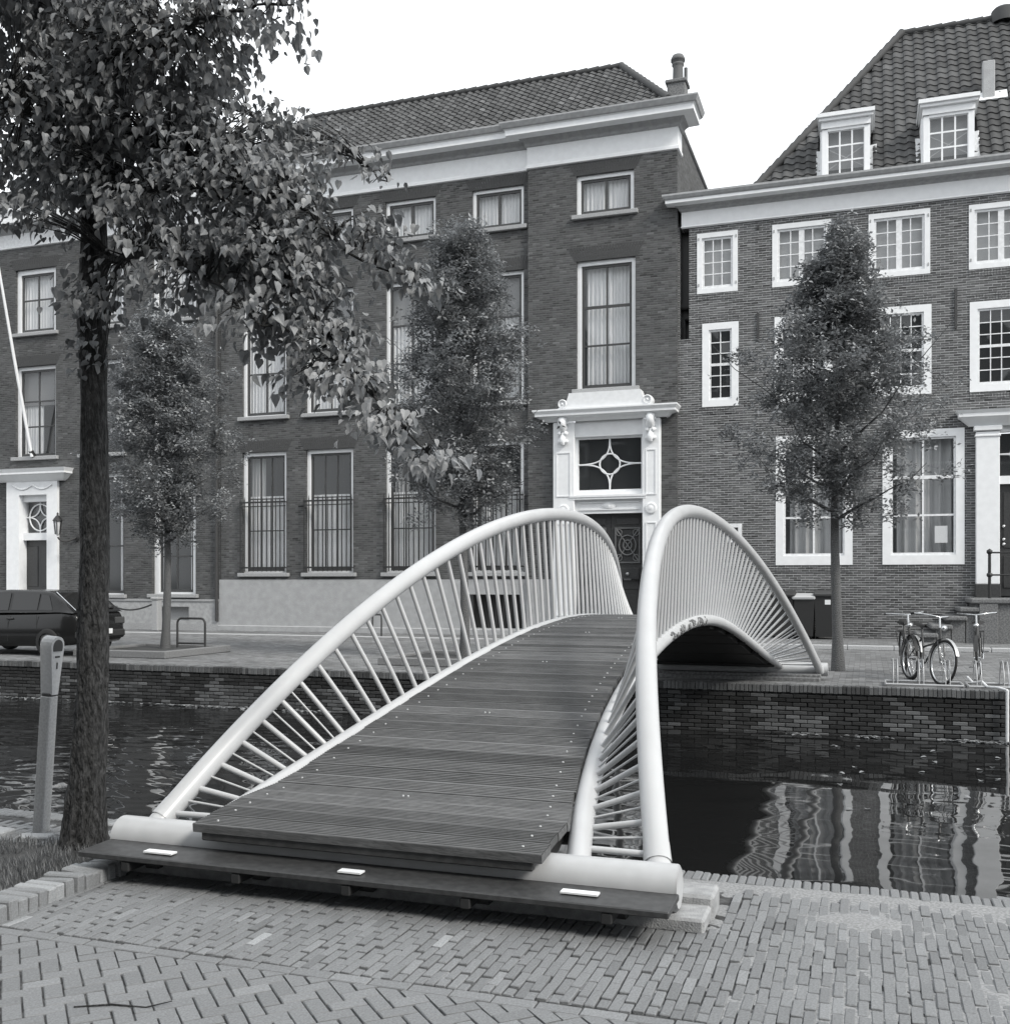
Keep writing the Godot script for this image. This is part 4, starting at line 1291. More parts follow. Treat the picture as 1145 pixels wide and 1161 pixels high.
func portal_right(b: Node, D: float) -> void:
	var z := -D
	for x in [[2.6, 3.14], [4.66, 5.2]]:
		var g := G.new()
		var xc: float = (x[0] + x[1]) / 2
		g.bbox(Transform3D(Basis(), Vector3(xc, 3.4, z + 0.03)), Vector3(x[1] - x[0], 3.8, 0.26), 0.015)
		g.bbox(Transform3D(Basis(), Vector3(xc, 5.38, z + 0.05)), Vector3(x[1] - x[0] + 0.1, 0.12, 0.34), 0.015)
		g.bbox(Transform3D(Basis(), Vector3(xc, 5.2, z + 0.04)), Vector3(x[1] - x[0] + 0.05, 0.05, 0.3), 0.01)
		var p := part(b, "pilaster", g, M.white)
		g = G.new(); g.bbox(Transform3D(Basis(), Vector3(xc, 1.3, z + 0.06)), Vector3(x[1] - x[0] + 0.04, 0.4, 0.3), 0.015)
		part(p, "pilaster_base", g, M.dark_steel)
	part(b, "portal_cornice", moulding(2.55, 5.25, [[0.1, 5.44], [0.16, 5.5], [0.3, 5.62], [0.36, 5.66], [0.36, 5.74], [0.42, 5.82]], D), M.white)
	var g := G.new()
	g.box(Vector3(3.14, 4.0, z - 0.25), Vector3(4.66, 4.2, z - 0.05)); g.box(Vector3(3.14, 5.3, z - 0.25), Vector3(4.66, 5.5, z - 0.05))
	part(b, "transom_rail", g, M.white)
	g = G.new(); g.quad(Vector3(3.14, 4.2, z - 0.2), Vector3(4.66, 4.2, z - 0.2), Vector3(4.66, 5.3, z - 0.2), Vector3(3.14, 5.3, z - 0.2))
	var tw := part(b, "transom_window", g, M.glass)
	star_light(tw, 3.16, 4.64, 4.22, 5.28, z - 0.16, M.white, 0.48)
	g = G.new(); g.box(Vector3(2.8, 1.1, z - 2.0), Vector3(5.0, 5.5, z - 1.95)); part(tw, "hall", g, M.room)
	g = G.new(); g.box(Vector3(3.14, 1.2, z - 0.24), Vector3(4.66, 4.0, z - 0.18))
	for x in [3.5, 4.3]:
		for yy in [[1.4, 2.2], [2.4, 3.8]]: g.bbox(Transform3D(Basis(), Vector3(x, (yy[0] + yy[1]) / 2, z - 0.17)), Vector3(0.5, yy[1] - yy[0], 0.03), 0.012)
	var dr := part(b, "door", g, M.door)
	g = G.new()
	for y in [2.5, 2.62, 2.95]: g.lathe([Vector2(0.0, -0.01), Vector2(0.05, 0.0), Vector2(0.04, 0.05), Vector2(0, 0.06)], 10, Transform3D(Basis(Vector3.RIGHT, PI / 2), Vector3(3.26, y, z - 0.17)))
	part(dr, "lock", g, M.chrome)
	# landing and steps climbing along the wall
	g = G.new()
	g.bbox(Transform3D(Basis(), Vector3(3.9, 0.55, z + 0.75)), Vector3(2.9, 1.0, 1.4), 0.02)
	g.bbox(Transform3D(Basis(), Vector3(3.9, 1.1, z + 0.77)), Vector3(3.1, 0.13, 1.54), 0.03)
	g.bbox(Transform3D(Basis(), Vector3(2.75, 0.55, z + 1.48)), Vector3(0.4, 0.98, 0.08), 0.01)
	var st := part(b, "landing", g, M.concrete_dark)
	for k in 4:
		var h := 0.95 - k * 0.21
		g = G.new()
		g.bbox(Transform3D(Basis(), Vector3(2.36 - k * 0.32, h - 0.06, z + 0.78)), Vector3(0.5, 0.12, 1.46), 0.03)
		g.bbox(Transform3D(Basis(), Vector3(2.42 - k * 0.32, (h - 0.12) / 2 + 0.045, z + 0.75)), Vector3(0.36, h - 0.13, 1.3), 0.01)
		part(st, "step", g, M.concrete_dark)
	g = G.new()
	for x in [2.78, 5.2]:
		g.tube([Vector3(x, 1.16, z + 1.4), Vector3(x, 2.25, z + 1.4)], [0.035], 8)
		for y in [1.72, 2.27]: g.lathe([Vector2(0, -0.08), Vector2(0.065, -0.03), Vector2(0.065, 0.03), Vector2(0, 0.08)], 10, Transform3D(Basis(), Vector3(x, y, z + 1.4)))
	for y in [1.72, 2.25]: g.tube([Vector3(2.78, y, z + 1.4), Vector3(5.2, y, z + 1.4)], [0.02], 8)
	part(b, "railing", g, M.iron)

# ---------------------------------------------------------------- the bridge
func rail(u: float, s: float) -> Vector3:
	var off := 0.701 + 0.708 * u * u + 0.102 * pow(u, 4) + 0.145 * u - 0.034 * pow(u, 3)
	return Vector3(XB + s * off, 2.269 - 1.534 * u * u - 0.521 * pow(u, 4), -(DMID + DHALF * u))

func edge(u: float, s: float) -> Vector3:
	var off := 0.649 + 0.075 * u * u + 0.292 * pow(u, 4)
	return Vector3(XB + s * off, 1.14 - 0.935 * u * u + 0.032 * pow(u, 4), -(DMID + DHALF * u))

func deck(u: float) -> Vector2:   # half width, height of the walking surface
	var y := edge(u, 1.0).y + 0.05
	var a := absf(u)
	if a > 0.93: y = lerpf(edge(0.93, 1.0).y + 0.05, 0.318, (a - 0.93) / 0.129)
	return Vector2(minf(edge(u, 1.0).x - XB, 0.995) - 0.062, y)

func arc(f: Callable, s: float) -> Array:   # cumulative length along a curve at 401 stations
	var out := [0.0]
	for k in 400:
		out.append(out[k] + f.call(-1.0 + k / 200.0, s).distance_to(f.call(-1.0 + (k + 1) / 200.0, s)))
	return out

func at_arc(tab: Array, frac: float) -> float:
	var want: float = tab[400] * frac
	var k := 0
	while k < 399 and tab[k + 1] < want: k += 1
	return -1.0 + (k + (want - tab[k]) / maxf(tab[k + 1] - tab[k], 1e-6)) / 200.0

func build_bridge() -> void:
	var b := thing("foot_bridge", "white arched steel footbridge with curved handrails and a dark plank deck across the canal", "bridge", Vector3(XB, 0, -4.7))
	var g: G
	# concrete footings, stepped
	for e in [0, 1]:
		var m := func(d: float) -> float: return -d if e == 0 else -(2.0 * DMID - d)
		g = G.new()
		g.bbox(Transform3D(Basis(), Vector3(-2.29, 0.028, m.call(4.86))), Vector3(3.24, 0.07, 0.52), 0.012)
		var f := part(b, "footing", g, M.concrete if e == 0 else M.concrete_dark)  # far footing darker: the shade under the bridge is put into its colour
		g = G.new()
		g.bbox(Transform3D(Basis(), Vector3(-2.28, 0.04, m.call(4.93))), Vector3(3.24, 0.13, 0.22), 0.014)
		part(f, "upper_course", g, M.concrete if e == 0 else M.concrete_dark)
		# cross tube the arches spring from
		var hw := 1.53 if e == 0 else 1.76
		g = G.new()
		var z: float = m.call(4.7)
		var pts := []; var rr := []
		for k in 5:
			pts.append(Vector3(XB - hw + 0.012 * k / 4.0, 0.165, z)); rr.append(0.09 + 0.016 * sin(k / 4.0 * PI / 2))
		for k in 5:
			pts.append(Vector3(XB + hw - 0.012 * (1.0 - k / 4.0), 0.165, z)); rr.append(0.09 + 0.016 * cos(k / 4.0 * PI / 2))
		g.tube(pts, rr, 28, true)
		part(b, "cross_tube", g, M.steel_base)
		for x in [-3.55, -2.9, -2.3, -1.7, -1.05]:
			g = G.new()
			g.bbox(Transform3D(Basis(), Vector3(x, 0.09, m.call(4.62))), Vector3(0.09, 0.1, 0.12), 0.008)
			g.bbox(Transform3D(Basis(), Vector3(x, 0.105, m.call(4.48))), Vector3(0.05, 0.05, 0.26), 0.006)
			part(b, "bracket", g, M.iron)
	# dark step plate along the near end with three white reflector plates
	g = G.new()
	g.bbox(Transform3D(Basis(Vector3.RIGHT, 0.02), Vector3(-2.31, 0.15, -4.475)), Vector3(3.06, 0.03, 0.26), 0.005)
	var sp := part(b, "step_plate", g, M.dark_steel)
	for r in [[-3.48, -3.31, -4.43], [-2.37, -2.25, -4.43], [-1.28, -1.11, -4.46]]:
		g = G.new()
		g.box(Vector3(r[0], 0.17, r[2] - 0.025), Vector3(r[1], 0.178, r[2] + 0.025))
		part(sp, "reflector", g, M.reflector)
	# handrails and edge tubes
	for s in [-1.0, 1.0]:
		var pts := []
		for k in 161: pts.append(rail(-1.015 + 2.03 * k / 160.0, s))
		g = G.new(); g.tube(pts, [0.063], 20, true)
		part(b, "handrail", g, M.steel)
		g = G.new()
		for e in [-1.0, 1.0]:   # weld collar at the foot
			var p := rail(e * 0.999, s); var q := rail(e * 0.985, s)
			g.tube([p, q], [0.068, 0.065], 20, false)
		part(b, "weld_collar", g, M.steel)
		pts = []
		for k in 161: pts.append(edge(-1.02 + 2.04 * k / 160.0, s))
		g = G.new(); g.tube(pts, [0.06], 16, true)
		var et := part(b, "edge_tube", g, M.steel)
		if s > 0: graffiti(et)
		# balusters at equal steps along both curves
		var ta := arc(rail, s); var tb := arc(edge, s)
		var n := int((ta[400] - 0.12) / 0.2025)
		for k in n + 1:
			var f: float = (0.06 + k * (ta[400] - 0.12) / n) / ta[400]
			var p := rail(at_arc(ta, f), s); var q := edge(at_arc(tb, f), s)
			g = G.new(); g.tube([q, p], [0.0165], 10, false)
			part(b, "baluster", g, M.steel)
			if k < 6 or k >= n - 6:
				var f2: float = f + 0.5 * (ta[400] - 0.12) / n / ta[400]
				if f2 < 1.0:
					g = G.new(); g.tube([edge(at_arc(tb, f2), s), rail(at_arc(ta, f2), s)], [0.0065], 8, false)
					part(b, "thin_rod", g, M.steel)
	# planks with grooved tops, each screwed down at both ends
	var u := -1.059
	var idx := 0
	while u < 1.05:
		var d0 := deck(u); var z0 := -(DMID + DHALF * u)
		var step := 0.147
		var u1 := u
		var d1 := d0
		for it in 4:
			u1 = u + step / DHALF
			d1 = deck(u1)
			var ln := Vector2(step, d1.y - d0.y).length()
			step *= 0.147 / ln
		u1 = u + step / DHALF
		d1 = deck(u1)
		var z1 := -(DMID + DHALF * u1)
		plank(b, Vector3(0, d0.y, z0), Vector3(0, d1.y, z1), d0.x, d1.x, idx)
		u = u1
		idx += 1
	# sheet added below the deck, black to stand for the shade there
	g = G.new()
	var rows := [PackedVector3Array(), PackedVector3Array(), PackedVector3Array(), PackedVector3Array()]
	for k in 81:
		var uu := -1.02 + 2.04 * k / 80.0
		var dd := deck(uu); var zz := -(DMID + DHALF * uu)
		rows[0].append(Vector3(XB - dd.x + 0.03, dd.y - 0.06, zz)); rows[1].append(Vector3(XB - dd.x + 0.03, dd.y - 0.13, zz))
		rows[2].append(Vector3(XB + dd.x - 0.03, dd.y - 0.13, zz)); rows[3].append(Vector3(XB + dd.x - 0.03, dd.y - 0.06, zz))
	for k in 3: g.sheet([rows[k], rows[k + 1]])
	g.sheet([rows[3], rows[0]])
	part(b, "dark_underside", g, M.iron)
	for k in 13:
		var uu := -0.96 + 0.16 * k
		var p := edge(uu, -1.0); var q := edge(uu, 1.0)
		g = G.new(); g.tube([p + Vector3(0, -0.06, 0), q + Vector3(0, -0.06, 0)], [0.035], 8, false)
		part(b, "cross_beam", g, M.iron)  # beams coloured near black as shade under the deck
	# dark kick board under the first plank
	g = G.new()
	g.bbox(Transform3D(Basis(), Vector3(XB, 0.252, -4.54)), Vector3(1.78, 0.05, 0.04), 0.006)
	part(b, "end_board", g, M.dark_steel)

func plank(b: Node, p: Vector3, q: Vector3, w0: float, w1: float, idx: int) -> void:
	var jit := rng.randf_range(-0.0035, 0.0035)
	var along := (q - p).normalized()
	var up := Vector3.RIGHT.cross(along)
	if up.y < 0: up = -up
	var ln := p.distance_to(q) - 0.006
	var prof := []     # distance along, height
	prof.append(Vector2(0.0, -0.045)); prof.append(Vector2(0.0, -0.004)); prof.append(Vector2(0.003, 0.0))
	var ng := 6
	for k in ng:
		var c := ln * (k + 1.0) / (ng + 1.0)
		prof.append(Vector2(c - 0.0058, 0.0)); prof.append(Vector2(c - 0.004, -0.006)); prof.append(Vector2(c + 0.004, -0.006)); prof.append(Vector2(c + 0.0058, 0.0))
	prof.append(Vector2(ln - 0.003, 0.0)); prof.append(Vector2(ln, -0.004)); prof.append(Vector2(ln, -0.045))
	var g := G.new()
	var e0 := rng.randf_range(-0.004, 0.004); var e1 := rng.randf_range(-0.006, 0.006)
	var L := []; var R := []
	for t in prof:
		var o: Vector3 = p + along * (t.x + 0.003) + up * (t.y + jit)
		var w := lerpf(w0, w1, t.x / ln)
		L.append(Vector3(XB - w + e0, o.y, o.z)); R.append(Vector3(XB + w + e1, o.y, o.z))
	for k in prof.size() - 1:
		g.quad(L[k], R[k], R[k + 1], L[k + 1])
	var m := prof.size() - 1
	g.quad(L[m], R[m], R[0], L[0])
	g.quad(R[0], R[m], R[m - 1], R[1]); g.quad(L[m], L[0], L[1], L[m - 1])
	var pl := part(b, "plank", g, M.plank[(idx * 5 + rng.randi() % 3) % 7])
	for s in [-1.0, 1.0]:
		var c := p + along * (ln * rng.randf_range(0.4, 0.6)) + up * (jit + 0.001)
		var t := Transform3D(Basis(Vector3.RIGHT, up, Vector3.RIGHT.cross(up)), Vector3(XB + s * ((w0 + w1) / 2 - 0.11), c.y, c.z))
		g = G.new()
		g.lathe([Vector2(0.0065, -0.004), Vector2(0.0065, 0.001), Vector2(0.005, 0.003), Vector2(0.0, 0.0035)], 8, t)
		part(pl, "screw", g, M.screw)
	if idx % 9 == 4:
		for k in 2:
			g = G.new()
			var c := p + along * (ln * 0.5) + up * (jit + 0.001)
			g.lathe([Vector2(0.0065, -0.004), Vector2(0.0065, 0.001), Vector2(0.005, 0.003), Vector2(0.0, 0.0035)], 8, Transform3D(Basis(Vector3.RIGHT, up, Vector3.RIGHT.cross(up)), Vector3(XB - 0.05 + k * 0.03, c.y, c.z)))
			part(pl, "screw", g, M.screw)

func graffiti(et: Node) -> void:
	# a row of sprayed letters, unreadable, on the outer side of the right edge tube near its crown
	var g := G.new()
	var r := RandomNumberGenerator.new()
	r.seed = 5
	for k in 8:
		var u0 := -0.30 + k * 0.048
		for st in 4:
			var pts := []
			var a := r.randf_range(-0.9, 0.5); var du := r.randf_range(0.0, 0.03)
			var da := r.randf_range(-1.0, 1.0); var d2 := r.randf_range(-0.035, 0.035)
			for j in 7:
				var t := j / 6.0
				var c := edge(u0 + du + d2 * t, 1.0)
				var ang := clampf(a + da * t + 0.35 * sin(t * 5.0 + k), -1.25, 0.75)
				pts.append(c + Vector3(cos(ang), sin(ang), 0) * 0.0595)
			g.tube(pts, [0.0085], 5, true)
	part(et, "graffiti", g, M.graffiti)

# ---------------------------------------------------------------- paving on the near bank
func seen_from_here(p: Vector3) -> bool:
	var q := eye.affine_inverse() * p
	if q.z > -0.5: return false
	var x := q.x / -q.z * 1178.0; var y := q.y / -q.z * 1178.0
	return absf(x) < 590.0 and y > -515.0

func build_near_paving() -> void:
	var tones := []
	for k in 7:
		var m: StandardMaterial3D = M.brick_v.duplicate()
		m.vertex_color_use_as_albedo = false
		m.albedo_color = lin([0.18, 0.205, 0.22, 0.23, 0.245, 0.27, 0.36][k])
		tones.append(m)
	# --- courses of narrow clinkers running towards the water
	var root := Node3D.new()
	root.name = "quay_pavement"
	add_child(root)
	root.set_meta("kind", "structure")
	var meshes := []
	for k in 4:
		meshes.append(brick_mesh(Vector3([0.0400, 0.0390, 0.0408, 0.0385][k], 0.06, [0.149, 0.145, 0.151, 0.141][k]), [0.002, 0.0032, 0.0025, 0.004][k], M.brick_v))
	var nz := FastNoiseLite.new()
	nz.seed = 12; nz.frequency = 0.5
	var cand := []
	var x := -9.0
	var col := 0
	while x < 4.5:
		var d := 3.758 + (0.079 if col % 2 else 0.0)
		if col % 2: cand.append([x, 3.715, 0.07])
		while d < 5.33:
			cand.append([x, d, 0.15])
			d += 0.158
		x += 0.0452
		col += 1
	var all := []
	for c in cand:
		var p := Vector3(c[0] + rng.randf_range(-0.003, 0.003), 0, -c[1] + rng.randf_range(-0.007, 0.007))
		if p.x < -3.72 and p.z > -4.86 and p.z < -3.6: continue      # tree pit
		if p.x > -3.92 and p.x < -0.62 and p.z < -4.64: continue     # under the footing
		var sink := 0.005 * nz.get_noise_2d(p.x * 1.6, p.z * 1.6)
		p.y = -0.028 + rng.randf_range(-0.002, 0.003) + sink
		var bs := Basis(Vector3.UP, rng.randf_range(-0.025, 0.025)) * Basis(Vector3.RIGHT, rng.randf_range(-0.018, 0.018)) * Basis(Vector3.BACK, rng.randf_range(-0.045, 0.045))
		if c[2] < 0.1: bs = bs * Basis.from_scale(Vector3(1, 1, 0.46))
		all.append([Transform3D(bs, p), clampi(int(rng.randfn(3.0, 1.15)), 0, 6), rng.randi() % 4])
	lay(root, "brick", "brick_courses", all, meshes, tones)
	# --- edging row of stretchers, and the quay's edge: two rows of headers
	root = Node3D.new()
	root.name = "pavement_edging"
	add_child(root)
	root.set_meta("kind", "structure")
	meshes = [brick_mesh(Vector3(0.161, 0.07, 0.064), 0.0035, M.brick_v), brick_mesh(Vector3(0.157, 0.07, 0.062), 0.005, M.brick_v), brick_mesh(Vector3(0.163, 0.07, 0.066), 0.003, M.brick_v)]
	all = []
	x = -9.0
	while x < 4.5:
		all.append([Transform3D(Basis(Vector3.UP, rng.randf_range(-0.02, 0.02)) * Basis(Vector3.RIGHT, rng.randf_range(-0.02, 0.02)), Vector3(x, -0.034 + rng.randf_range(-0.002, 0.002), -3.64 + rng.randf_range(-0.004, 0.004))), clampi(int(rng.randfn(3.4, 1.0)), 0, 6), rng.randi() % 3])
		x += 0.169
	lay(root, "brick", "brick_rows", all, meshes, tones)
	root = Node3D.new()
	root.name = "quay_edge"
	add_child(root)
	root.set_meta("kind", "structure")
	meshes = [brick_mesh(Vector3(0.043, 0.15, 0.155), 0.005, M.brick_v), brick_mesh(Vector3(0.04, 0.15, 0.15), 0.007, M.brick_v)]
	all = []
	x = -16.0
	while x < 10.0:
		for row in 1:
			all.append([Transform3D(Basis(Vector3.UP, rng.randf_range(-0.03, 0.03)) * Basis(Vector3.BACK, rng.randf_range(-0.04, 0.04)), Vector3(x, -0.071 + rng.randf_range(-0.004, 0.003), -5.515 + rng.randf_range(-0.006, 0.006))), clampi(int(rng.randfn(3.6, 1.2)), 0, 6), rng.randi() % 2])
		x += 0.0465
	lay(root, "brick", "brick_rows", all, meshes, tones)
	# --- herringbone of the roadway
	root = Node3D.new()
	root.name = "herringbone_road"
	add_child(root)
	root.set_meta("kind", "structure")
	var W := 0.0715
	meshes = []
	for k in 4: meshes.append(brick_mesh(Vector3([0.1365, 0.135, 0.1375, 0.1358][k], 0.07, [0.0648, 0.0636, 0.0655, 0.0642][k]), [0.002, 0.0035, 0.0025, 0.004][k], M.brick_v))
	all = []
	var cut := G.new()
	var rot := Transform2D(PI / 4, Vector2(0, 0))
	for i in range(-150, 130):
		for j in range(-110, 130):
			var c: int = posmod(i - j, 4)
			var ctr: Vector2
			var turn := 0.0
			if c == 0: ctr = Vector2((i + 1) * W, (j + 0.5) * W)
			elif c == 3:
				ctr = Vector2((i + 0.5) * W, (j + 1) * W); turn = PI / 2
			else: continue
			var w := rot * ctr      # (x, d)
			if w.x < -9.0 or w.x > 4.5 or w.y > 3.72 or w.y < 1.2: continue
			var ang := PI / 4 + turn
			var top := absf(sin(ang)) * 0.069 + absf(cos(ang)) * 0.034
			var pos := Vector3(w.x, -0.033 + rng.randf_range(-0.0015, 0.002) + 0.003 * nz.get_noise_2d(w.x, w.y), -w.y)
			if w.y + top < 3.601:
				all.append([Transform3D(Basis(Vector3.UP, ang + rng.randf_range(-0.02, 0.02)) * Basis(Vector3.BACK, rng.randf_range(-0.02, 0.02)) * Basis(Vector3.RIGHT, rng.randf_range(-0.035, 0.035)), pos), clampi(int(rng.randfn(3.2, 1.0)), 0, 6), rng.randi() % 4])
			elif w.y - top < 3.59:
				var ux := Vector2(cos(ang), sin(ang)) * 0.067; var uy := Vector2(-sin(ang), cos(ang)) * 0.032
				var poly := PackedVector2Array([w - ux - uy, w + ux - uy, w + ux + uy, w - ux + uy])
				for q in Geometry2D.intersect_polygons(poly, PackedVector2Array([Vector2(-20, 0), Vector2(20, 0), Vector2(20, 3.6), Vector2(-20, 3.6)])):
					var top_y := rng.randf_range(-0.001, 0.003)
					cut.prism(q, 0.07, Transform3D(Basis(Vector3.RIGHT, -PI / 2), Vector3(0, top_y, 0)))
	lay(root, "brick", "bricks", all, meshes, tones)
	org = Vector3.ZERO
	part(root, "cut_bricks", cut, tones[3], "stuff")
	# --- sand in the joints, drifted up over the bricks near the quay's edge on the right
	var sd := G.new()
	var srows := []
	for j in 70:
		var row := PackedVector3Array()
		for k in 150:
			var px := -1.7 + 3.9 * k / 149.0; var pd := 3.69 + 1.76 * j / 69.0
			var heap := 0.016 * exp(-pow((px + 0.05) / 0.3, 2.0) - pow((pd - 5.0) / 0.14, 2.0)) + 0.010 * exp(-pow((pd - 5.4) / 0.1, 2.0)) + 0.006 * smoothstep(-1.4, 0.4, px)
			row.append(Vector3(px, -0.008 + heap * 0.75 + 0.005 * nz.get_noise_2d(px * 14.0, pd * 14.0) + 0.005 * nz.get_noise_2d(px * 4.0, pd * 4.0), -pd))
		srows.append(row)
	sd.sheet(srows)
	struct("joint_sand", sd, M.joint_sand)
	# --- tree pit: kerb of bricks set on edge, soil and grass
	var kb := thing("tree_pit_kerb", "low kerb of loose pale bricks round the grassy tree pit", "kerb", Vector3(-3.78, 0, -4.2))
	var kmesh := brick_mesh(Vector3(0.2, 0.12, 0.056), 0.007, M.brick_v)
	var d := 3.72
	while d < 4.62:
		piece(kb, "brick", kmesh, Transform3D(Basis(Vector3.UP, 0.1 + rng.randf_range(-0.1, 0.1)) * Basis(Vector3.BACK, rng.randf_range(-0.08, 0.08)), Vector3(-3.81 + rng.randf_range(-0.012, 0.012), 0.02 + rng.randf_range(-0.012, 0.008), -d) - org), tones[4 + rng.randi() % 3])
		d += 0.0615
	x = -3.92
	while x > -7.0:
		piece(kb, "brick", kmesh, Transform3D(Basis(Vector3.UP, PI / 2 + rng.randf_range(-0.06, 0.06)), Vector3(x, 0.015 + rng.randf_range(-0.01, 0.008), -3.74 + rng.randf_range(-0.01, 0.01)) - org), tones[3 + rng.randi() % 3])
		x -= 0.0615
	var g := G.new()
	var rows := []
	for j in 16:
		var row := PackedVector3Array()
		for i in 50:
			var px := -7.0 + 3.16 * i / 49.0; var pd := 3.84 + 1.02 * j / 15.0
			row.append(Vector3(px, 0.006 + 0.03 * nz.get_noise_2d(px * 4.0, pd * 4.0) + 0.05 * exp(-Vector2(px + 4.22, pd - 4.78).length_squared() * 12.0), -pd))
		rows.append(row)
	g.sheet(rows)
	struct("tree_pit_soil", g, M.soil)
	var bl := G.new()
	bl.tri(Vector3(-0.003, 0, 0), Vector3(0.003, 0, 0), Vector3(0.001, 0.03, 0.006))
	bl.tri(Vector3(-0.0025, 0.02, 0.004), Vector3(0.003, 0.02, 0.004), Vector3(0.0, 0.06, 0.028))
	var bm := bl.mesh(M.grass)
	var ts := []; var cols := []
	for k in 15000:
		var px := rng.randf_range(-6.6, -3.86); var pd := rng.randf_range(3.82, 4.88)
		if nz.get_noise_2d(px * 5.0 + 30.0, pd * 5.0) < -0.28: continue
		var y := 0.03 * nz.get_noise_2d(px * 4.0, pd * 4.0) + 0.006 + 0.05 * exp(-Vector2(px + 4.22, pd - 4.78).length_squared() * 12.0)
		ts.append(Transform3D(Basis(Vector3.UP, rng.randf() * TAU) * Basis.from_scale(Vector3.ONE * rng.randf_range(0.45, 1.0)), Vector3(px, y, -pd)))
		cols.append(grey(rng.randf_range(0.06, 0.2)))
	var gr := copies(self, "grass", bm, ts, cols)
	tag(gr, "short rough grass growing in the tree pit on the left", "grass")
	# loose slabs beside the pit
	var i := 0
	for s in [[-4.72, -4.98, 0.2, 0.1, 0.3], [-5.05, -5.02, 0.2, 0.13, -0.1], [-4.98, -4.84, 0.16, 0.08, 0.5]]:
		g = G.new()
		g.bbox(Transform3D(Basis(Vector3.UP, s[4]) * Basis(Vector3.RIGHT, 0.02), Vector3(s[0], 0.012, s[1])), Vector3(s[2], 0.035, s[3]), 0.008)
		single("loose_slab", g, tones[6], ["pale loose paving slab beside the parking meter post", "pale loose slab left of the parking meter by the grass", "smallest pale slab at the edge of the grass"][i], "slab", Vector3(s[0], 0.0, s[1]), "loose slabs by the tree pit")
		i += 1
	# a twig on the road
	g = G.new()
	g.tube([Vector3(-2.72, 0.004, -3.06), Vector3(-2.6, 0.006, -3.12), Vector3(-2.47, 0.005, -3.14), Vector3(-2.4, 0.014, -3.2)], [0.003, 0.004, 0.003, 0.002], 5)
	single("twig", g, M.bark, "thin dark twig lying on the herringbone road", "twig", Vector3(-2.6, 0, -3.1))

func lay(root: Node, one: String, many: String, all: Array, meshes: Array, tones: Array) -> void:
	# the 300 that show largest are bricks of their own, the rest one field of the same bricks
	var seen := []
	var rest := []
	for e in all:
		if seen_from_here(e[0].origin): seen.append(e)
		else: rest.append(e)
	var o := eye.origin
	seen.sort_custom(func(p, q): return p[0].origin.distance_squared_to(o) < q[0].origin.distance_squared_to(o))
	var made := 0
	for e in seen:
		if made < 300:
			piece(root, one, meshes[e[2]], e[0], tones[e[1]]); made += 1
		else: rest.append(e)
	var vals := [0.18, 0.205, 0.22, 0.23, 0.245, 0.27, 0.36]
	for k in meshes.size():
		var ts := []; var cols := []
		for e in rest:
			if e[2] == k:
				ts.append(e[0]); cols.append(grey(vals[e[1]] * rng.randf_range(0.94, 1.06)))
		if ts.size(): copies(root, many, meshes[k], ts, cols)

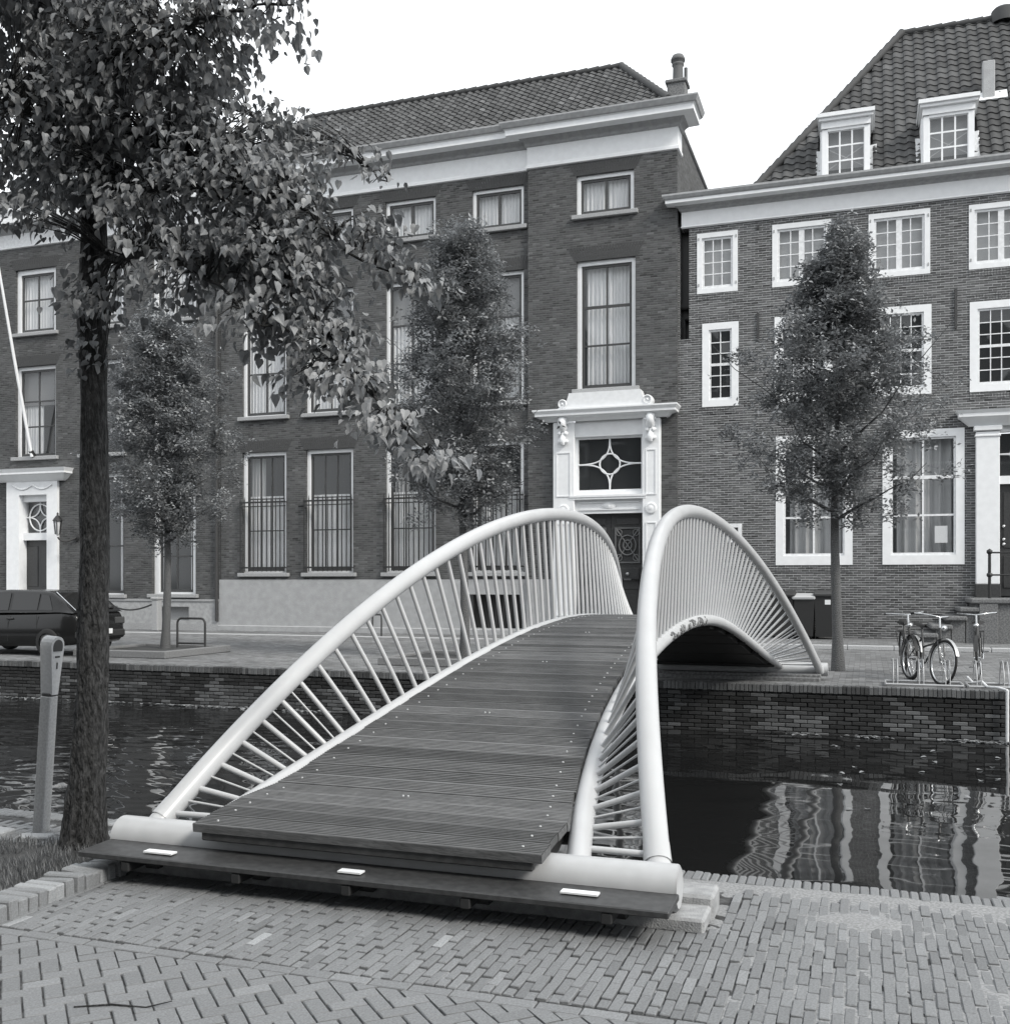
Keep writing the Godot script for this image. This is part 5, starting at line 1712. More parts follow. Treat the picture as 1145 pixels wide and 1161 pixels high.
# ---------------------------------------------------------------- things in the streets
func build_street_things() -> void:
	parking_meter()
	parked_car()
	bicycles()
	var g: G
	# refuse bins against the right house
	var i := 0
	for s in [[-2.02, 0.58, 1.22, 0.03], [-1.5, 0.54, 1.16, 0.45], [-0.96, 0.56, 1.24, 0.05]]:
		var z := -27.95
		var t := thing("refuse_bin", ["dark wheeled bin nearest the bridge against the right house", "black wheeled bin with pale lid between two dark bins", "dark wheeled bin beside the right tree trunk"][i], "bin", Vector3(s[0], 0.09, z), "wheeled bins")
		g = G.new()
		var w: float = s[1] / 2; var h: float = s[2]
		g.prism(PackedVector2Array([Vector2(-w * 0.85, 0.1), Vector2(w * 0.85, 0.1), Vector2(w, h - 0.08), Vector2(-w, h - 0.08)]), 0.62, Transform3D(Basis(), Vector3(s[0], 0.06, z + 0.3)))
		part(t, "body", g, M.bin_dark)
		g = G.new()
		g.bbox(Transform3D(Basis(Vector3.RIGHT, 0.1), Vector3(s[0], h + 0.02, z)), Vector3(s[1] + 0.04, 0.1, 0.7), 0.03)
		part(t, "lid", g, mat(s[3], 0.6))
		for sx in [-1, 1]:
			g = G.new()
			g.tube([Vector3(s[0] + sx * (w - 0.08), 0.19, z - 0.2), Vector3(s[0] + sx * (w - 0.02), 0.19, z - 0.2)], [0.1], 14)
			part(t, "wheel", g, M.rubber)
		if i == 2:
			g = G.new(); g.box(Vector3(s[0] - 0.02, 0.98, z + 0.3), Vector3(s[0] + 0.12, 1.1, z + 0.31))
			part(t, "sticker", g, M.paper)
		i += 1
	# kerbed pits of the street trees
	for q in [[-14.48, "raised kerb frame round the left street tree", 0], [-7.45, "raised kerb frame round the middle street tree behind the bridge", 1]]:
		var t := thing("planter_kerb", q[1], "kerb", Vector3(q[0], 0, -19.0), "kerb frames of the street trees")
		for sd in [[0, -1], [0, 1], [-1, 0], [1, 0]]:
			g = G.new()
			var sz := Vector3(2.3, 0.15, 0.15) if sd[0] == 0 else Vector3(0.15, 0.15, 2.0)
			g.bbox(Transform3D(Basis(), Vector3(q[0] + sd[0] * 1.075, 0.075, -18.7 + sd[1] * 1.08)), sz, 0.015)
			part(t, "kerb_stone", g, M.kerb_dark)
		g = G.new(); g.box(Vector3(q[0] - 1.0, 0.0, -19.7), Vector3(q[0] + 1.0, 0.1, -17.7))
		part(t, "soil", g, M.soil)
	# steel hoops to lean a bicycle on
	for q in [[-14.05, -19.4, "dark steel hoop with cross bar beside the left street tree", true], [-13.2, -26.9, "small steel hoop in front of the pale plinth", false]]:
		g = G.new()
		var x: float = q[0]; var z: float = q[1]; var hh := 0.75 if q[3] else 0.62
		var w := 0.36 if q[3] else 0.14
		var pts := [Vector3(x - w, 0, z)]
		for k in 9: pts.append(Vector3(x - w + w * 0.3 * (1.0 - cos(k / 8.0 * PI / 2)), hh - 0.12 + 0.12 * sin(k / 8.0 * PI / 2), z))
		for k in 9: pts.append(Vector3(x + w - w * 0.3 * (1.0 - sin(k / 8.0 * PI / 2)), hh - 0.12 + 0.12 * cos(k / 8.0 * PI / 2), z))
		pts.append(Vector3(x + w, 0, z))
		g.tube(pts, [0.025], 8)
		if q[3]: g.tube([Vector3(x - w, 0.2, z), Vector3(x + w, 0.2, z)], [0.022], 8)
		single("bicycle_hoop", g, M.dark_steel, q[2], "bicycle rack", Vector3(x, 0, z))
	# stone posts with chains before the left house
	var px := [-25.4, -23.3, -21.2]
	for k in 3:
		var t := thing("stone_post", ["stone post with chain beside the dark car's rear", "stone post with chains between the two low left windows", "stone post right of the left tree trunk before the plinth"][k], "post", Vector3(px[k], 0, -27.5), "chained stone posts")
		g = G.new()
		g.bbox(Transform3D(Basis(), Vector3(px[k], 0.5, -27.5)), Vector3(0.24, 1.0, 0.24), 0.03)
		g.bbox(Transform3D(Basis(), Vector3(px[k], 1.03, -27.5)), Vector3(0.3, 0.1, 0.3), 0.03)
		part(t, "shaft", g, M.sill)
		if k < 2:
			var pts := []
			for j in 15: pts.append(Vector3(lerpf(px[k] + 0.12, px[k + 1] - 0.12, j / 14.0), 0.86 - 0.2 * sin(PI * j / 14.0), -27.5))
			g = G.new(); g.tube(pts, [0.028], 6)
			part(t, "chain", g, M.iron)
	# flagpole leaning out from the left house
	g = G.new()
	g.tube([Vector3(-26.98, 5.85, -28.35), Vector3(-27.02, 9.1, -27.6), Vector3(-27.05, 14.2, -26.45)], [0.055, 0.05, 0.03], 10)
	var fp := thing("flagpole", "white flagpole leaning out in front of the leftmost windows", "flagpole", Vector3(-26.98, 5.85, -28.35))
	part(fp, "pole", g, M.white)
	g = G.new()
	g.tube([Vector3(-26.98, 5.8, -28.5), Vector3(-26.98, 6.05, -28.3)], [0.08], 8)
	part(fp, "bracket", g, M.iron)
	# white pole fixed to the far quay wall at the right, with a chain on the quay
	g = G.new()
	g.tube([Vector3(1.88, -0.95, -16.1), Vector3(1.88, 0.03, -16.1)], [0.022], 8)
	g.tube([Vector3(1.88, 0.03, -16.1), Vector3(1.78, 0.05, -16.25), Vector3(1.66, 0.04, -16.45), Vector3(1.6, 0.1, -16.6), Vector3(1.5, 0.06, -16.8), Vector3(1.45, 0.12, -17.1)], [0.018], 6)
	single("ladder_rail", g, M.white_old, "white metal rail running down the far quay wall near the bicycles", "rail", Vector3(1.88, -0.95, -16.1))

func parking_meter() -> void:
	var base := Vector3(-4.83, 0, -5.15)
	var t := thing("parking_meter", "pale parking meter on a square post leaning beside the large tree trunk", "parking meter", base)
	var lean := Basis(Vector3.BACK, -0.075) * Basis(Vector3.UP, deg_to_rad(92))
	var tr := Transform3D(lean, base)
	var g := G.new()
	g.bbox(tr * Transform3D(Basis(), Vector3(0, 0.4, 0)), Vector3(0.075, 0.9, 0.075), 0.006)
	part(t, "post", g, M.meter_post)
	g = G.new()
	g.bbox(tr * Transform3D(Basis(), Vector3(0, 0.845, 0)), Vector3(0.066, 0.05, 0.066), 0.006)
	part(t, "neck", g, M.dark_steel)
	# head: rounded top, narrowing downwards
	var poly := PackedVector2Array()
	poly.append(Vector2(-0.026, 0.86)); poly.append(Vector2(0.026, 0.86)); poly.append(Vector2(0.056, 1.15))
	for k in 9: poly.append(Vector2(cos(PI * k / 8.0) * 0.056, 1.165 + sin(PI * k / 8.0) * 0.056))
	poly.append(Vector2(-0.056, 1.15))
	g = G.new()
	g.prism(poly, 0.085, tr * Transform3D(Basis(), Vector3(0, 0, 0.0425)))
	var head := part(t, "head", g, M.meter)
	g = G.new()
	var win := PackedVector2Array([Vector2(-0.038, 1.13), Vector2(0.038, 1.13)])
	for k in 9: win.append(Vector2(cos(PI * k / 8.0) * 0.04, 1.16 + sin(PI * k / 8.0) * 0.042))
	g.prism(win, 0.006, tr * Transform3D(Basis(), Vector3(0, 0, 0.0465)))
	part(head, "dial_window", g, mat(0.06, 0.2))
	g = G.new()
	g.box(Vector3(-0.004, 1.02, 0), Vector3(0.004, 1.06, 0.004)); g.box(Vector3(-0.02, 1.09, 0), Vector3(0.02, 1.1, 0.003))
	for k in g.v.size(): g.v[k] = tr * (g.v[k] + Vector3(0, 0, 0.0425))
	for k in g.n.size(): g.n[k] = tr.basis * g.n[k]
	part(head, "coin_slot", g, M.iron)

func wheel_parts(t: Node, c: Vector3, ax: Vector3, r: float, w: float) -> void:
	var g := G.new()
	var bs := Basis(Quaternion(Vector3.UP, ax))
	g.lathe([Vector2(r * 0.66, -w / 2), Vector2(r * 0.93, -w / 2), Vector2(r, -w * 0.3), Vector2(r, w * 0.3), Vector2(r * 0.93, w / 2), Vector2(r * 0.66, w / 2)], 28, Transform3D(bs, c))
	var ty := part(t, "wheel", g, M.rubber)
	g = G.new()
	g.lathe([Vector2(r * 0.66, -w / 2 + 0.01), Vector2(r * 0.66, w / 2 - 0.02), Vector2(r * 0.3, w / 2 - 0.05), Vector2(r * 0.2, w / 2 - 0.03), Vector2(0, w / 2 - 0.03)], 24, Transform3D(bs, c))
	part(ty, "rim", g, M.rim)

func parked_car() -> void:
	# hatchback parked along the quay, tail to the right
	var xr := -15.4; var zn := -17.35; var wd := 1.64; var zc := zn - wd / 2
	var t := thing("parked_car", "dark hatchback car parked on the far quay behind the tree trunk", "car", Vector3(xr - 2.0, 0, zc))
	var P := func(s: float, y: float, k: float) -> Vector3: return Vector3(xr - s, y, zc + k * wd / 2)    # s metres from the tail, k -1..1 across, + is the canal side
	# lower body: stations along the car, belt height and sill height
	var st := [[0.0, 0.42, 0.62, 0.80], [0.03, 0.33, 0.80, 0.86], [0.12, 0.27, 0.90, 0.93], [0.4, 0.22, 0.93, 0.98], [1.0, 0.2, 0.90, 1.0], [1.8, 0.19, 0.88, 1.0], [2.6, 0.19, 0.86, 1.0], [3.1, 0.2, 0.83, 0.99], [3.6, 0.24, 0.76, 0.95], [3.92, 0.3, 0.66, 0.88], [4.02, 0.42, 0.56, 0.80]]
	var rows := []
	for s in st:
		var row := PackedVector3Array()
		var w: float = s[3]
		for q in [[0.88, 0.0], [0.97, 0.12], [1.0, 0.4], [0.985, 0.7], [0.95, 0.93], [0.88, 1.0]]:
			row.append(P.call(s[0], lerpf(s[1], s[2], q[1]), q[0] * w))
		for q in [[-0.88, 1.0], [-0.95, 0.93], [-0.985, 0.7], [-1.0, 0.4], [-0.97, 0.12], [-0.88, 0.0]]:
			row.append(P.call(s[0], lerpf(s[1], s[2], q[1]), q[0] * w))
		row.append(row[0])
		rows.append(row)
	var g := G.new()
	g.sheet(rows)
	var a: PackedVector3Array = rows[0]; var z: PackedVector3Array = rows[rows.size() - 1]
	for k in 5:
		g.quad(a[k], a[k + 1], a[10 - k], a[11 - k]); g.quad(z[k + 1], z[k], z[11 - k], z[10 - k])
	part(t, "body", g, M.car)
	# cabin: roof and pillars as a loft, glass set into it
	var cab := [[0.1, 0.9, 0.91, 0.86], [0.42, 0.92, 1.16, 0.84], [0.72, 0.92, 1.33, 0.80], [1.0, 0.91, 1.37, 0.78], [1.9, 0.9, 1.39, 0.78], [2.4, 0.88, 1.36, 0.78], [2.75, 0.87, 1.14, 0.80], [3.12, 0.83, 0.84, 0.82]]
	rows = []
	for s in cab:
		var row := PackedVector3Array()
		var hgt: float = s[2] - s[1]
		var wt: float = s[3]
		var wb := 0.94
		for q in [[0.0, 0.0], [0.35, 0.35], [0.8, 0.8], [0.93, 0.97], [1.0, 1.0]]:
			row.append(P.call(s[0], s[1] + hgt * q[1], lerpf(wb, wt, q[0]) - (0.09 if q[1] > 0.99 else 0.0)))
		for q in [[1.0, 1.0], [0.93, 0.97], [0.8, 0.8], [0.35, 0.35], [0.0, 0.0]]:
			row.append(P.call(s[0], s[1] + hgt * q[1], -(lerpf(wb, wt, q[0]) - (0.09 if q[1] > 0.99 else 0.0))))
		rows.append(row)
	g = G.new(); g.sheet(rows)
	part(t, "roof", g, M.car)
	for k in [1.0, -1.0]:
		var o := 0.012
		for q in [[[0.62, 0.96], [0.98, 0.96], [0.98, 1.29], [0.78, 1.27]], [[1.03, 0.96], [1.72, 0.955], [1.72, 1.325], [1.03, 1.305]], [[1.8, 0.955], [2.66, 0.93], [2.32, 1.29], [1.8, 1.325]]]:
			g = G.new()
			var pts := []
			for p in q:
				var f: float = (p[1] - 0.9) / 0.48
				pts.append(P.call(p[0], p[1], k * (lerpf(0.94, 0.785, f) + o)))
			if k > 0: g.quad(pts[1], pts[0], pts[3], pts[2])
			else: g.quad(pts[0], pts[1], pts[2], pts[3])
			part(t, "side_window", g, M.car_glass)
	g = G.new()
	g.quad(P.call(0.17, 0.99, 0.72), P.call(0.17, 0.99, -0.72), P.call(0.67, 1.32, -0.66), P.call(0.67, 1.32, 0.66))
	part(t, "rear_window", g, M.car_glass)
	g = G.new()
	g.tube([P.call(0.13, 0.96, 0.78), P.call(0.68, 1.34, 0.71)], [0.012], 6)
	part(t, "window_trim", g, M.chrome)
	g = G.new()
	g.bbox(Transform3D(Basis(), P.call(0.05, 0.45, 0)), Vector3(0.16, 0.22, wd * 0.9), 0.06)
	g.bbox(Transform3D(Basis(), P.call(0.6, 0.3, 0.97)), Vector3(0.5, 0.07, 0.06), 0.02)
	part(t, "bumper", g, mat(0.03, 0.6))
	for k in [1.0, -1.0]:
		g = G.new(); g.bbox(Transform3D(Basis(), P.call(0.015, 0.72, k * 0.68)), Vector3(0.06, 0.15, 0.3), 0.02)
		part(t, "tail_light", g, mat(0.07, 0.15))
		wheel_parts(t, P.call(0.72, 0.29, k * 0.93), Vector3(0, 0, k), 0.29, 0.17)
		wheel_parts(t, P.call(3.25, 0.29, k * 0.93), Vector3(0, 0, k), 0.29, 0.17)
	g = G.new(); g.bbox(Transform3D(Basis(), P.call(-0.055, 0.5, 0.0)), Vector3(0.012, 0.11, 0.5), 0.004)
	part(t, "number_plate", g, M.paper)
	g = G.new()
	g.bbox(Transform3D(Basis(), P.call(1.72, 0.78, 0.985)), Vector3(0.18, 0.035, 0.04), 0.01)
	part(t, "door_handle", g, mat(0.03, 0.5))
	g = G.new()
	g.bbox(Transform3D(Basis(), P.call(2.6, 0.98, 1.08)), Vector3(0.12, 0.13, 0.18), 0.03)
	part(t, "mirror", g, M.car)
	g = G.new()
	for s in [1.0, 1.76, 2.72]: g.box(P.call(s, 0.3, 0.99), P.call(s - 0.008, 0.86, 0.995))
	part(t, "door_gap", g, M.iron)

func bicycle(front: Vector3, rear: Vector3, tilt: float, steer: float, label: String, pale: bool) -> void:
	var fwd := (front - rear); fwd.y = 0
	fwd = fwd.normalized()
	var side := fwd.cross(Vector3.UP).normalized()
	var bs := Basis(fwd, Vector3.UP, side)
	bs = Basis(fwd, tilt) * bs
	var tr := Transform3D(bs, rear)
	var t := thing("bicycle", label, "bicycle", rear, "bicycles parked on the far quay")
	var wb := 1.08
	var R := 0.345
	var P := func(x: float, y: float, z := 0.0) -> Vector3: return tr * Vector3(x, y, z)
	var g: G
	var rw := P.call(0, R)
	var fw := P.call(wb, R)
	var sb := bs * Basis(Vector3.UP, steer)
	for w in [[rw, bs], [fw, sb]]:
		g = G.new()
		var ring := []; var ring2 := []
		for k in 33:
			var d: Vector3 = (w[1] as Basis) * Vector3(cos(TAU * k / 32), sin(TAU * k / 32), 0)
			ring.append(w[0] + d * (R - 0.018)); ring2.append(w[0] + d * (R - 0.045))
		g.tube(ring, [0.019], 8, false)
		var wn := part(t, "wheel", g, M.rubber)
		g = G.new(); g.tube(ring2, [0.012], 6, false)
		part(wn, "rim", g, M.chrome)
		g = G.new()
		for k in 18:
			var a := TAU * k / 18
			g.tube([w[0] + (w[1] as Basis) * Vector3(cos(a + 0.4) * 0.02, sin(a + 0.4) * 0.02, 0.02 * (1 if k % 2 else -1)), w[0] + (w[1] as Basis) * Vector3(cos(a) * (R - 0.045), sin(a) * (R - 0.045), 0)], [0.0022], 4, false)
		g.tube([w[0] + (w[1] as Basis) * Vector3(0, 0, -0.05), w[0] + (w[1] as Basis) * Vector3(0, 0, 0.05)], [0.025], 8)
		part(wn, "spokes", g, M.chrome)
		g = G.new()      # mudguard
		var f0 := -0.5 if w[0] == fw else -0.1
		var lo := PackedVector3Array(); var hi := PackedVector3Array()
		for k in 15:
			var a := lerpf(f0, PI * 0.95, k / 14.0)
			if w[0] == rw: a = lerpf(0.3, PI * 1.12, k / 14.0)
			else: a = lerpf(0.35, PI * 1.1, k / 14.0)
			var d := Vector3(cos(a), sin(a), 0) * (R + 0.025)
			lo.append(w[0] + (w[1] as Basis) * (d + Vector3(0, 0, -0.026))); hi.append(w[0] + (w[1] as Basis) * (d + Vector3(0, 0, 0.026)))
		g.sheet([lo, hi])
		part(wn, "mudguard", g, M.galv if pale else M.iron)
	var bb: Vector3 = P.call(0.46, 0.29)
	var seat_top: Vector3 = P.call(0.27, 0.82)
	var head_lo: Vector3 = P.call(0.93, 0.66); var head_hi: Vector3 = P.call(0.87, 0.86)
	g = G.new()
	g.tube([bb, seat_top], [0.016], 8); g.tube([P.call(0.38, 0.54), head_lo], [0.016], 8); g.tube([bb, head_lo], [0.018], 8)
	g.tube([head_lo, head_hi], [0.02], 8)
	for s in [-0.045, 0.045]:
		g.tube([bb, rw + bs * Vector3(0, 0, s)], [0.01], 6); g.tube([P.call(0.31, 0.7), rw + bs * Vector3(0, 0, s)], [0.009], 6)
	part(t, "frame", g, mat(0.03, 0.3))
	g = G.new()
	for s in [-0.045, 0.045]:
		g.tube([head_lo + sb * Vector3(0, 0, s), P.call(0.99, 0.52) + sb * Vector3(0, 0, s), fw + sb * Vector3(0, 0, s)], [0.012], 6)
	part(t, "fork", g, mat(0.05, 0.3))
	g = G.new()
	var hb: Vector3 = P.call(0.83, 1.02)
	g.tube([head_hi, hb], [0.014], 8)
	var bar := []
	for k in 13:
		var f := (k - 6) / 6.0
		bar.append(hb + sb * Vector3(-0.22 * f * f, 0.05 * absf(f) - 0.02 * f * f, 0.29 * f))
	g.tube(bar, [0.012], 8)
	var h := part(t, "handlebar", g, M.chrome)
	for e in [0, 12]:
		g = G.new(); g.tube([bar[e], bar[e] + sb * Vector3(-0.09, -0.01, 0)], [0.017], 8)
		part(h, "grip", g, M.rubber)
	g = G.new()
	g.lathe([Vector2(0, -0.05), Vector2(0.035, -0.03), Vector2(0.045, 0.02), Vector2(0.0, 0.03)], 12, Transform3D(Basis(Quaternion(Vector3.UP, fwd)), P.call(1.0, 0.86)))
	part(t, "head_lamp", g, M.chrome)
	g = G.new()
	var rows := []
	for k in 9:
		var f := k / 8.0
		var w := lerpf(0.105, 0.025, smoothstep(0.15, 0.75, f))
		var row := PackedVector3Array()
		for j in 7:
			var q := (j - 3) / 3.0
			row.append(P.call(0.12 + 0.27 * f, 0.9 + 0.02 * cos(f * 4.0) - 0.04 * q * q, w * q))
		rows.append(row)
	g.sheet(rows)
	g.tube([seat_top, P.call(0.25, 0.89)], [0.013], 6)
	part(t, "saddle", g, M.rubber)
	g = G.new()
	for s in [-0.07, 0.07]: g.tube([P.call(0.25, 0.72, s * 0.4), P.call(-0.3, 0.72, s), rw + bs * Vector3(0, 0, s * 0.7)], [0.006], 5)
	for k in 4: g.tube([P.call(-0.25 + 0.12 * k, 0.722, -0.07), P.call(-0.25 + 0.12 * k, 0.722, 0.07)], [0.005], 5)
	part(t, "carrier", g, M.iron)
	g = G.new()
	g.lathe([Vector2(0.0, -0.006), Vector2(0.09, -0.004), Vector2(0.09, 0.004), Vector2(0.0, 0.006)], 18, Transform3D(bs * Basis(Vector3.RIGHT, PI / 2), bb + bs * Vector3(0, 0, 0.05)))
	g.tube([bb + bs * Vector3(0, 0, 0.06), bb + bs * Vector3(0.12, -0.12, 0.07)], [0.009], 6); g.tube([bb + bs * Vector3(0, 0, -0.06), bb + bs * Vector3(-0.12, 0.12, -0.07)], [0.009], 6)
	g.obox(Transform3D(bs, bb + bs * Vector3(0.12, -0.12, 0.11)), Vector3(0.08, 0.02, 0.08)); g.obox(Transform3D(bs, bb + bs * Vector3(-0.12, 0.12, -0.11)), Vector3(0.08, 0.02, 0.08))
	part(t, "crank", g, M.chrome)

func bicycles() -> void:
	bicycle(Vector3(1.06, 0, -16.8), Vector3(0.66, 0, -17.8), -0.1, 0.12, "bicycle with front wheel turned out over the quay edge", true)
	bicycle(Vector3(0.72, 0, -17.75), Vector3(0.62, 0, -18.85), 0.05, 0.1, "dark bicycle standing behind the one at the quay edge", false)
	bicycle(Vector3(1.68, 0, -17.95), Vector3(1.82, 0, -19.05), 0.04, 0.0, "bicycle on its own at the right edge with pale front lamp", false)
	# low racks: a ground rail with wheel hoops
	var i := 0
	for r in [[0.28, 1.35], [1.42, 2.9]]:
		var t := thing("bicycle_rack", ["low steel bicycle rack under the two left bicycles", "low steel bicycle rack at the right edge of the quay"][i], "bicycle rack", Vector3(r[0], 0, -16.6), "bicycle racks on the quay")
		var g := G.new()
		for z in [-16.5, -17.1]: g.tube([Vector3(r[0], 0.03, z), Vector3(r[1], 0.03, z)], [0.018], 8)
		g.tube([Vector3(r[0], 0.03, -16.5), Vector3(r[0], 0.03, -17.1)], [0.018], 8); g.tube([Vector3(r[1], 0.03, -16.5), Vector3(r[1], 0.03, -17.1)], [0.018], 8)
		part(t, "ground_rail", g, M.galv)
		var x: float = r[0] + 0.14
		while x < r[1]:
			for dx in [-0.03, 0.03]:
				var pts := []
				for k in 13: pts.append(Vector3(x + dx, 0.03 + 0.36 * sin(PI * k / 12.0), -16.8 + 0.28 * cos(PI * k / 12.0)))
				g = G.new(); g.tube(pts, [0.009], 6)
				part(t, "hoop", g, M.galv)
			g = G.new(); g.box(Vector3(x - 0.07, 0.36, -16.82), Vector3(x + 0.07, 0.385, -16.78)); g.box(Vector3(x - 0.07, 0.385, -16.82), Vector3(x - 0.045, 0.43, -16.78)); g.box(Vector3(x + 0.045, 0.385, -16.82), Vector3(x + 0.07, 0.43, -16.78))
			part(t, "hoop_bridge", g, M.galv)
			x += 0.36
		i += 1

# ---------------------------------------------------------------- trees
func small_leaf(s: float, m: Material) -> ArrayMesh:
	var g := G.new()
	for k in 3:
		var a := TAU * k / 3.0 + 0.4
		var d := Vector3(cos(a), -0.35 + 0.3 * k, sin(a))
		var w := d.cross(Vector3.UP).normalized() * 0.3
		var p := d * 0.15
		g.tri(p, p + d * 0.55 + w + Vector3(0, 0.08, 0), p + d * 1.15)
		g.tri(p, p + d * 1.15, p + d * 0.55 - w + Vector3(0, 0.08, 0))
	for k in g.v.size(): g.v[k] *= s
	return g.mesh(m)

func build_far_trees() -> void:
	var lm := small_leaf(0.078, M.leaf_far)
	# x, z, trunk height, crown bottom, crown top, radius, lean, leaves
	var sp := [[-14.48, -19.1, 2.4, 2.25, 7.7, 1.6, 0.0, 18000], [-7.45, -19.0, 2.4, 2.4, 9.0, 1.55, -0.05, 20000], [-0.5, -19.1, 2.6, 2.75, 8.35, 2.2, 0.1, 19000]]
	for k in 3:
		var s: Array = sp[k]
		var base := Vector3(s[0], 0, s[1])
		var t := thing("street_tree", ["young leafy street tree on the left in a kerbed pit", "young leafy street tree in the middle behind the bridge rail", "young leafy street tree on the right with a bare speckled trunk"][k], "tree", base, "street trees on the far quay")
		var r := RandomNumberGenerator.new()
		r.seed = 100 + k
		var nz := FastNoiseLite.new()
		nz.seed = 40 + k; nz.frequency = 0.6; nz.fractal_octaves = 2
		var top: float = s[4]
		var g := G.new()
		var pts := []; var rr := []
		for j in 15:
			var f := j / 14.0
			pts.append(base + Vector3(s[6] * f + 0.05 * sin(f * 7.0 + k), top * 0.93 * f - 0.02, 0.04 * cos(f * 5.0)))
			rr.append(lerpf(0.1, 0.018, pow(f, 0.85)) + (0.025 if j == 0 else 0.0))
		g.tube(pts, rr, 12)
		part(t, "trunk", g, M.bark_young)
		# limbs rising steeply from the stem
		var tips := []
		g = G.new()
		for j in 34:
			var f := lerpf(0.34, 0.95, j / 33.0)
			var p0: Vector3 = pts[int(f * 14.0)].lerp(pts[mini(int(f * 14.0) + 1, 14)], fposmod(f * 14.0, 1.0))
			var a := j * 2.4 + r.randf() * 0.5
			var rad := crown_radius((p0.y + 0.9 - s[3]) / (top - s[3]), s[5], k)
			var out := Vector3(cos(a), 0, sin(a))
			var len := rad * r.randf_range(0.75, 1.05)
			var lp := [p0]
			for q in 5:
				var ff := (q + 1) / 5.0
				lp.append(p0 + out * len * ff + Vector3(0, len * (0.75 * ff + 0.15 * ff * ff) * (0.6 if f < 0.42 else 1.0), 0) + Vector3(r.randf() - 0.5, r.randf() - 0.5, r.randf() - 0.5) * 0.12)
			g.tube(lp, [lerpf(0.045, 0.015, f), 0.03 * (1.2 - f), 0.02 * (1.2 - f), 0.014 * (1.2 - f), 0.01 * (1.2 - f), 0.005], 6, false)
			for q in range(1 if f < 0.5 else 2, 6): tips.append(lp[q])
		part(t, "limbs", g, M.bark_young)
		# leaf sprays gathered round the limbs, thinner between them
		var clumps := []
		for q in tips:
			for c in 3: clumps.append(q + Vector3(r.randfn(0, 0.26), r.randfn(0, 0.24), r.randfn(0, 0.26)))
		var ts := []; var cols := []
		var tries := 0
		while ts.size() < s[7] and tries < 130000:
			tries += 1
			var c: Vector3 = clumps[r.randi() % clumps.size()]
			var p := c + Vector3(r.randfn(0, 0.13), r.randfn(0, 0.1), r.randfn(0, 0.13))
			var f: float = (p.y - s[3]) / (top - s[3])
			if f < -0.05 or f > 1.05: continue
			var rad := crown_radius(f, s[5], k) * (1.0 + 0.75 * nz.get_noise_3d(p.x * 2.2, p.y * 2.2, p.z * 2.2))
			var axis: float = base.x + s[6] * p.y / top
			if Vector2(p.x - axis, p.z - base.z).length() > rad: continue
			var tone: float = [0.27, 0.27, 0.25][k] * r.randf_range(0.45, 1.5)
			ts.append(Transform3D(Basis(Vector3.UP, r.randf() * TAU) * Basis(Vector3.RIGHT, r.randfn(0, 0.5)) * Basis.from_scale(Vector3.ONE * r.randf_range(0.6, 1.2)), p - base))
			cols.append(grey(tone))
		copies(t, "crown", lm, ts, cols)

func crown_radius(f: float, r: float, k: int) -> float:
	f = clampf(f, 0.0, 1.0)
	var prof: Array = [[0.45, 0.85, 1.0, 0.95, 0.8, 0.6, 0.3], [0.5, 0.9, 1.0, 0.95, 0.75, 0.5, 0.15], [0.6, 0.97, 1.0, 0.62, 0.36, 0.2, 0.06]][k]
	var q := f * 6.0
	var i := mini(int(q), 5)
	return r * lerpf(prof[i], prof[i + 1], q - i)

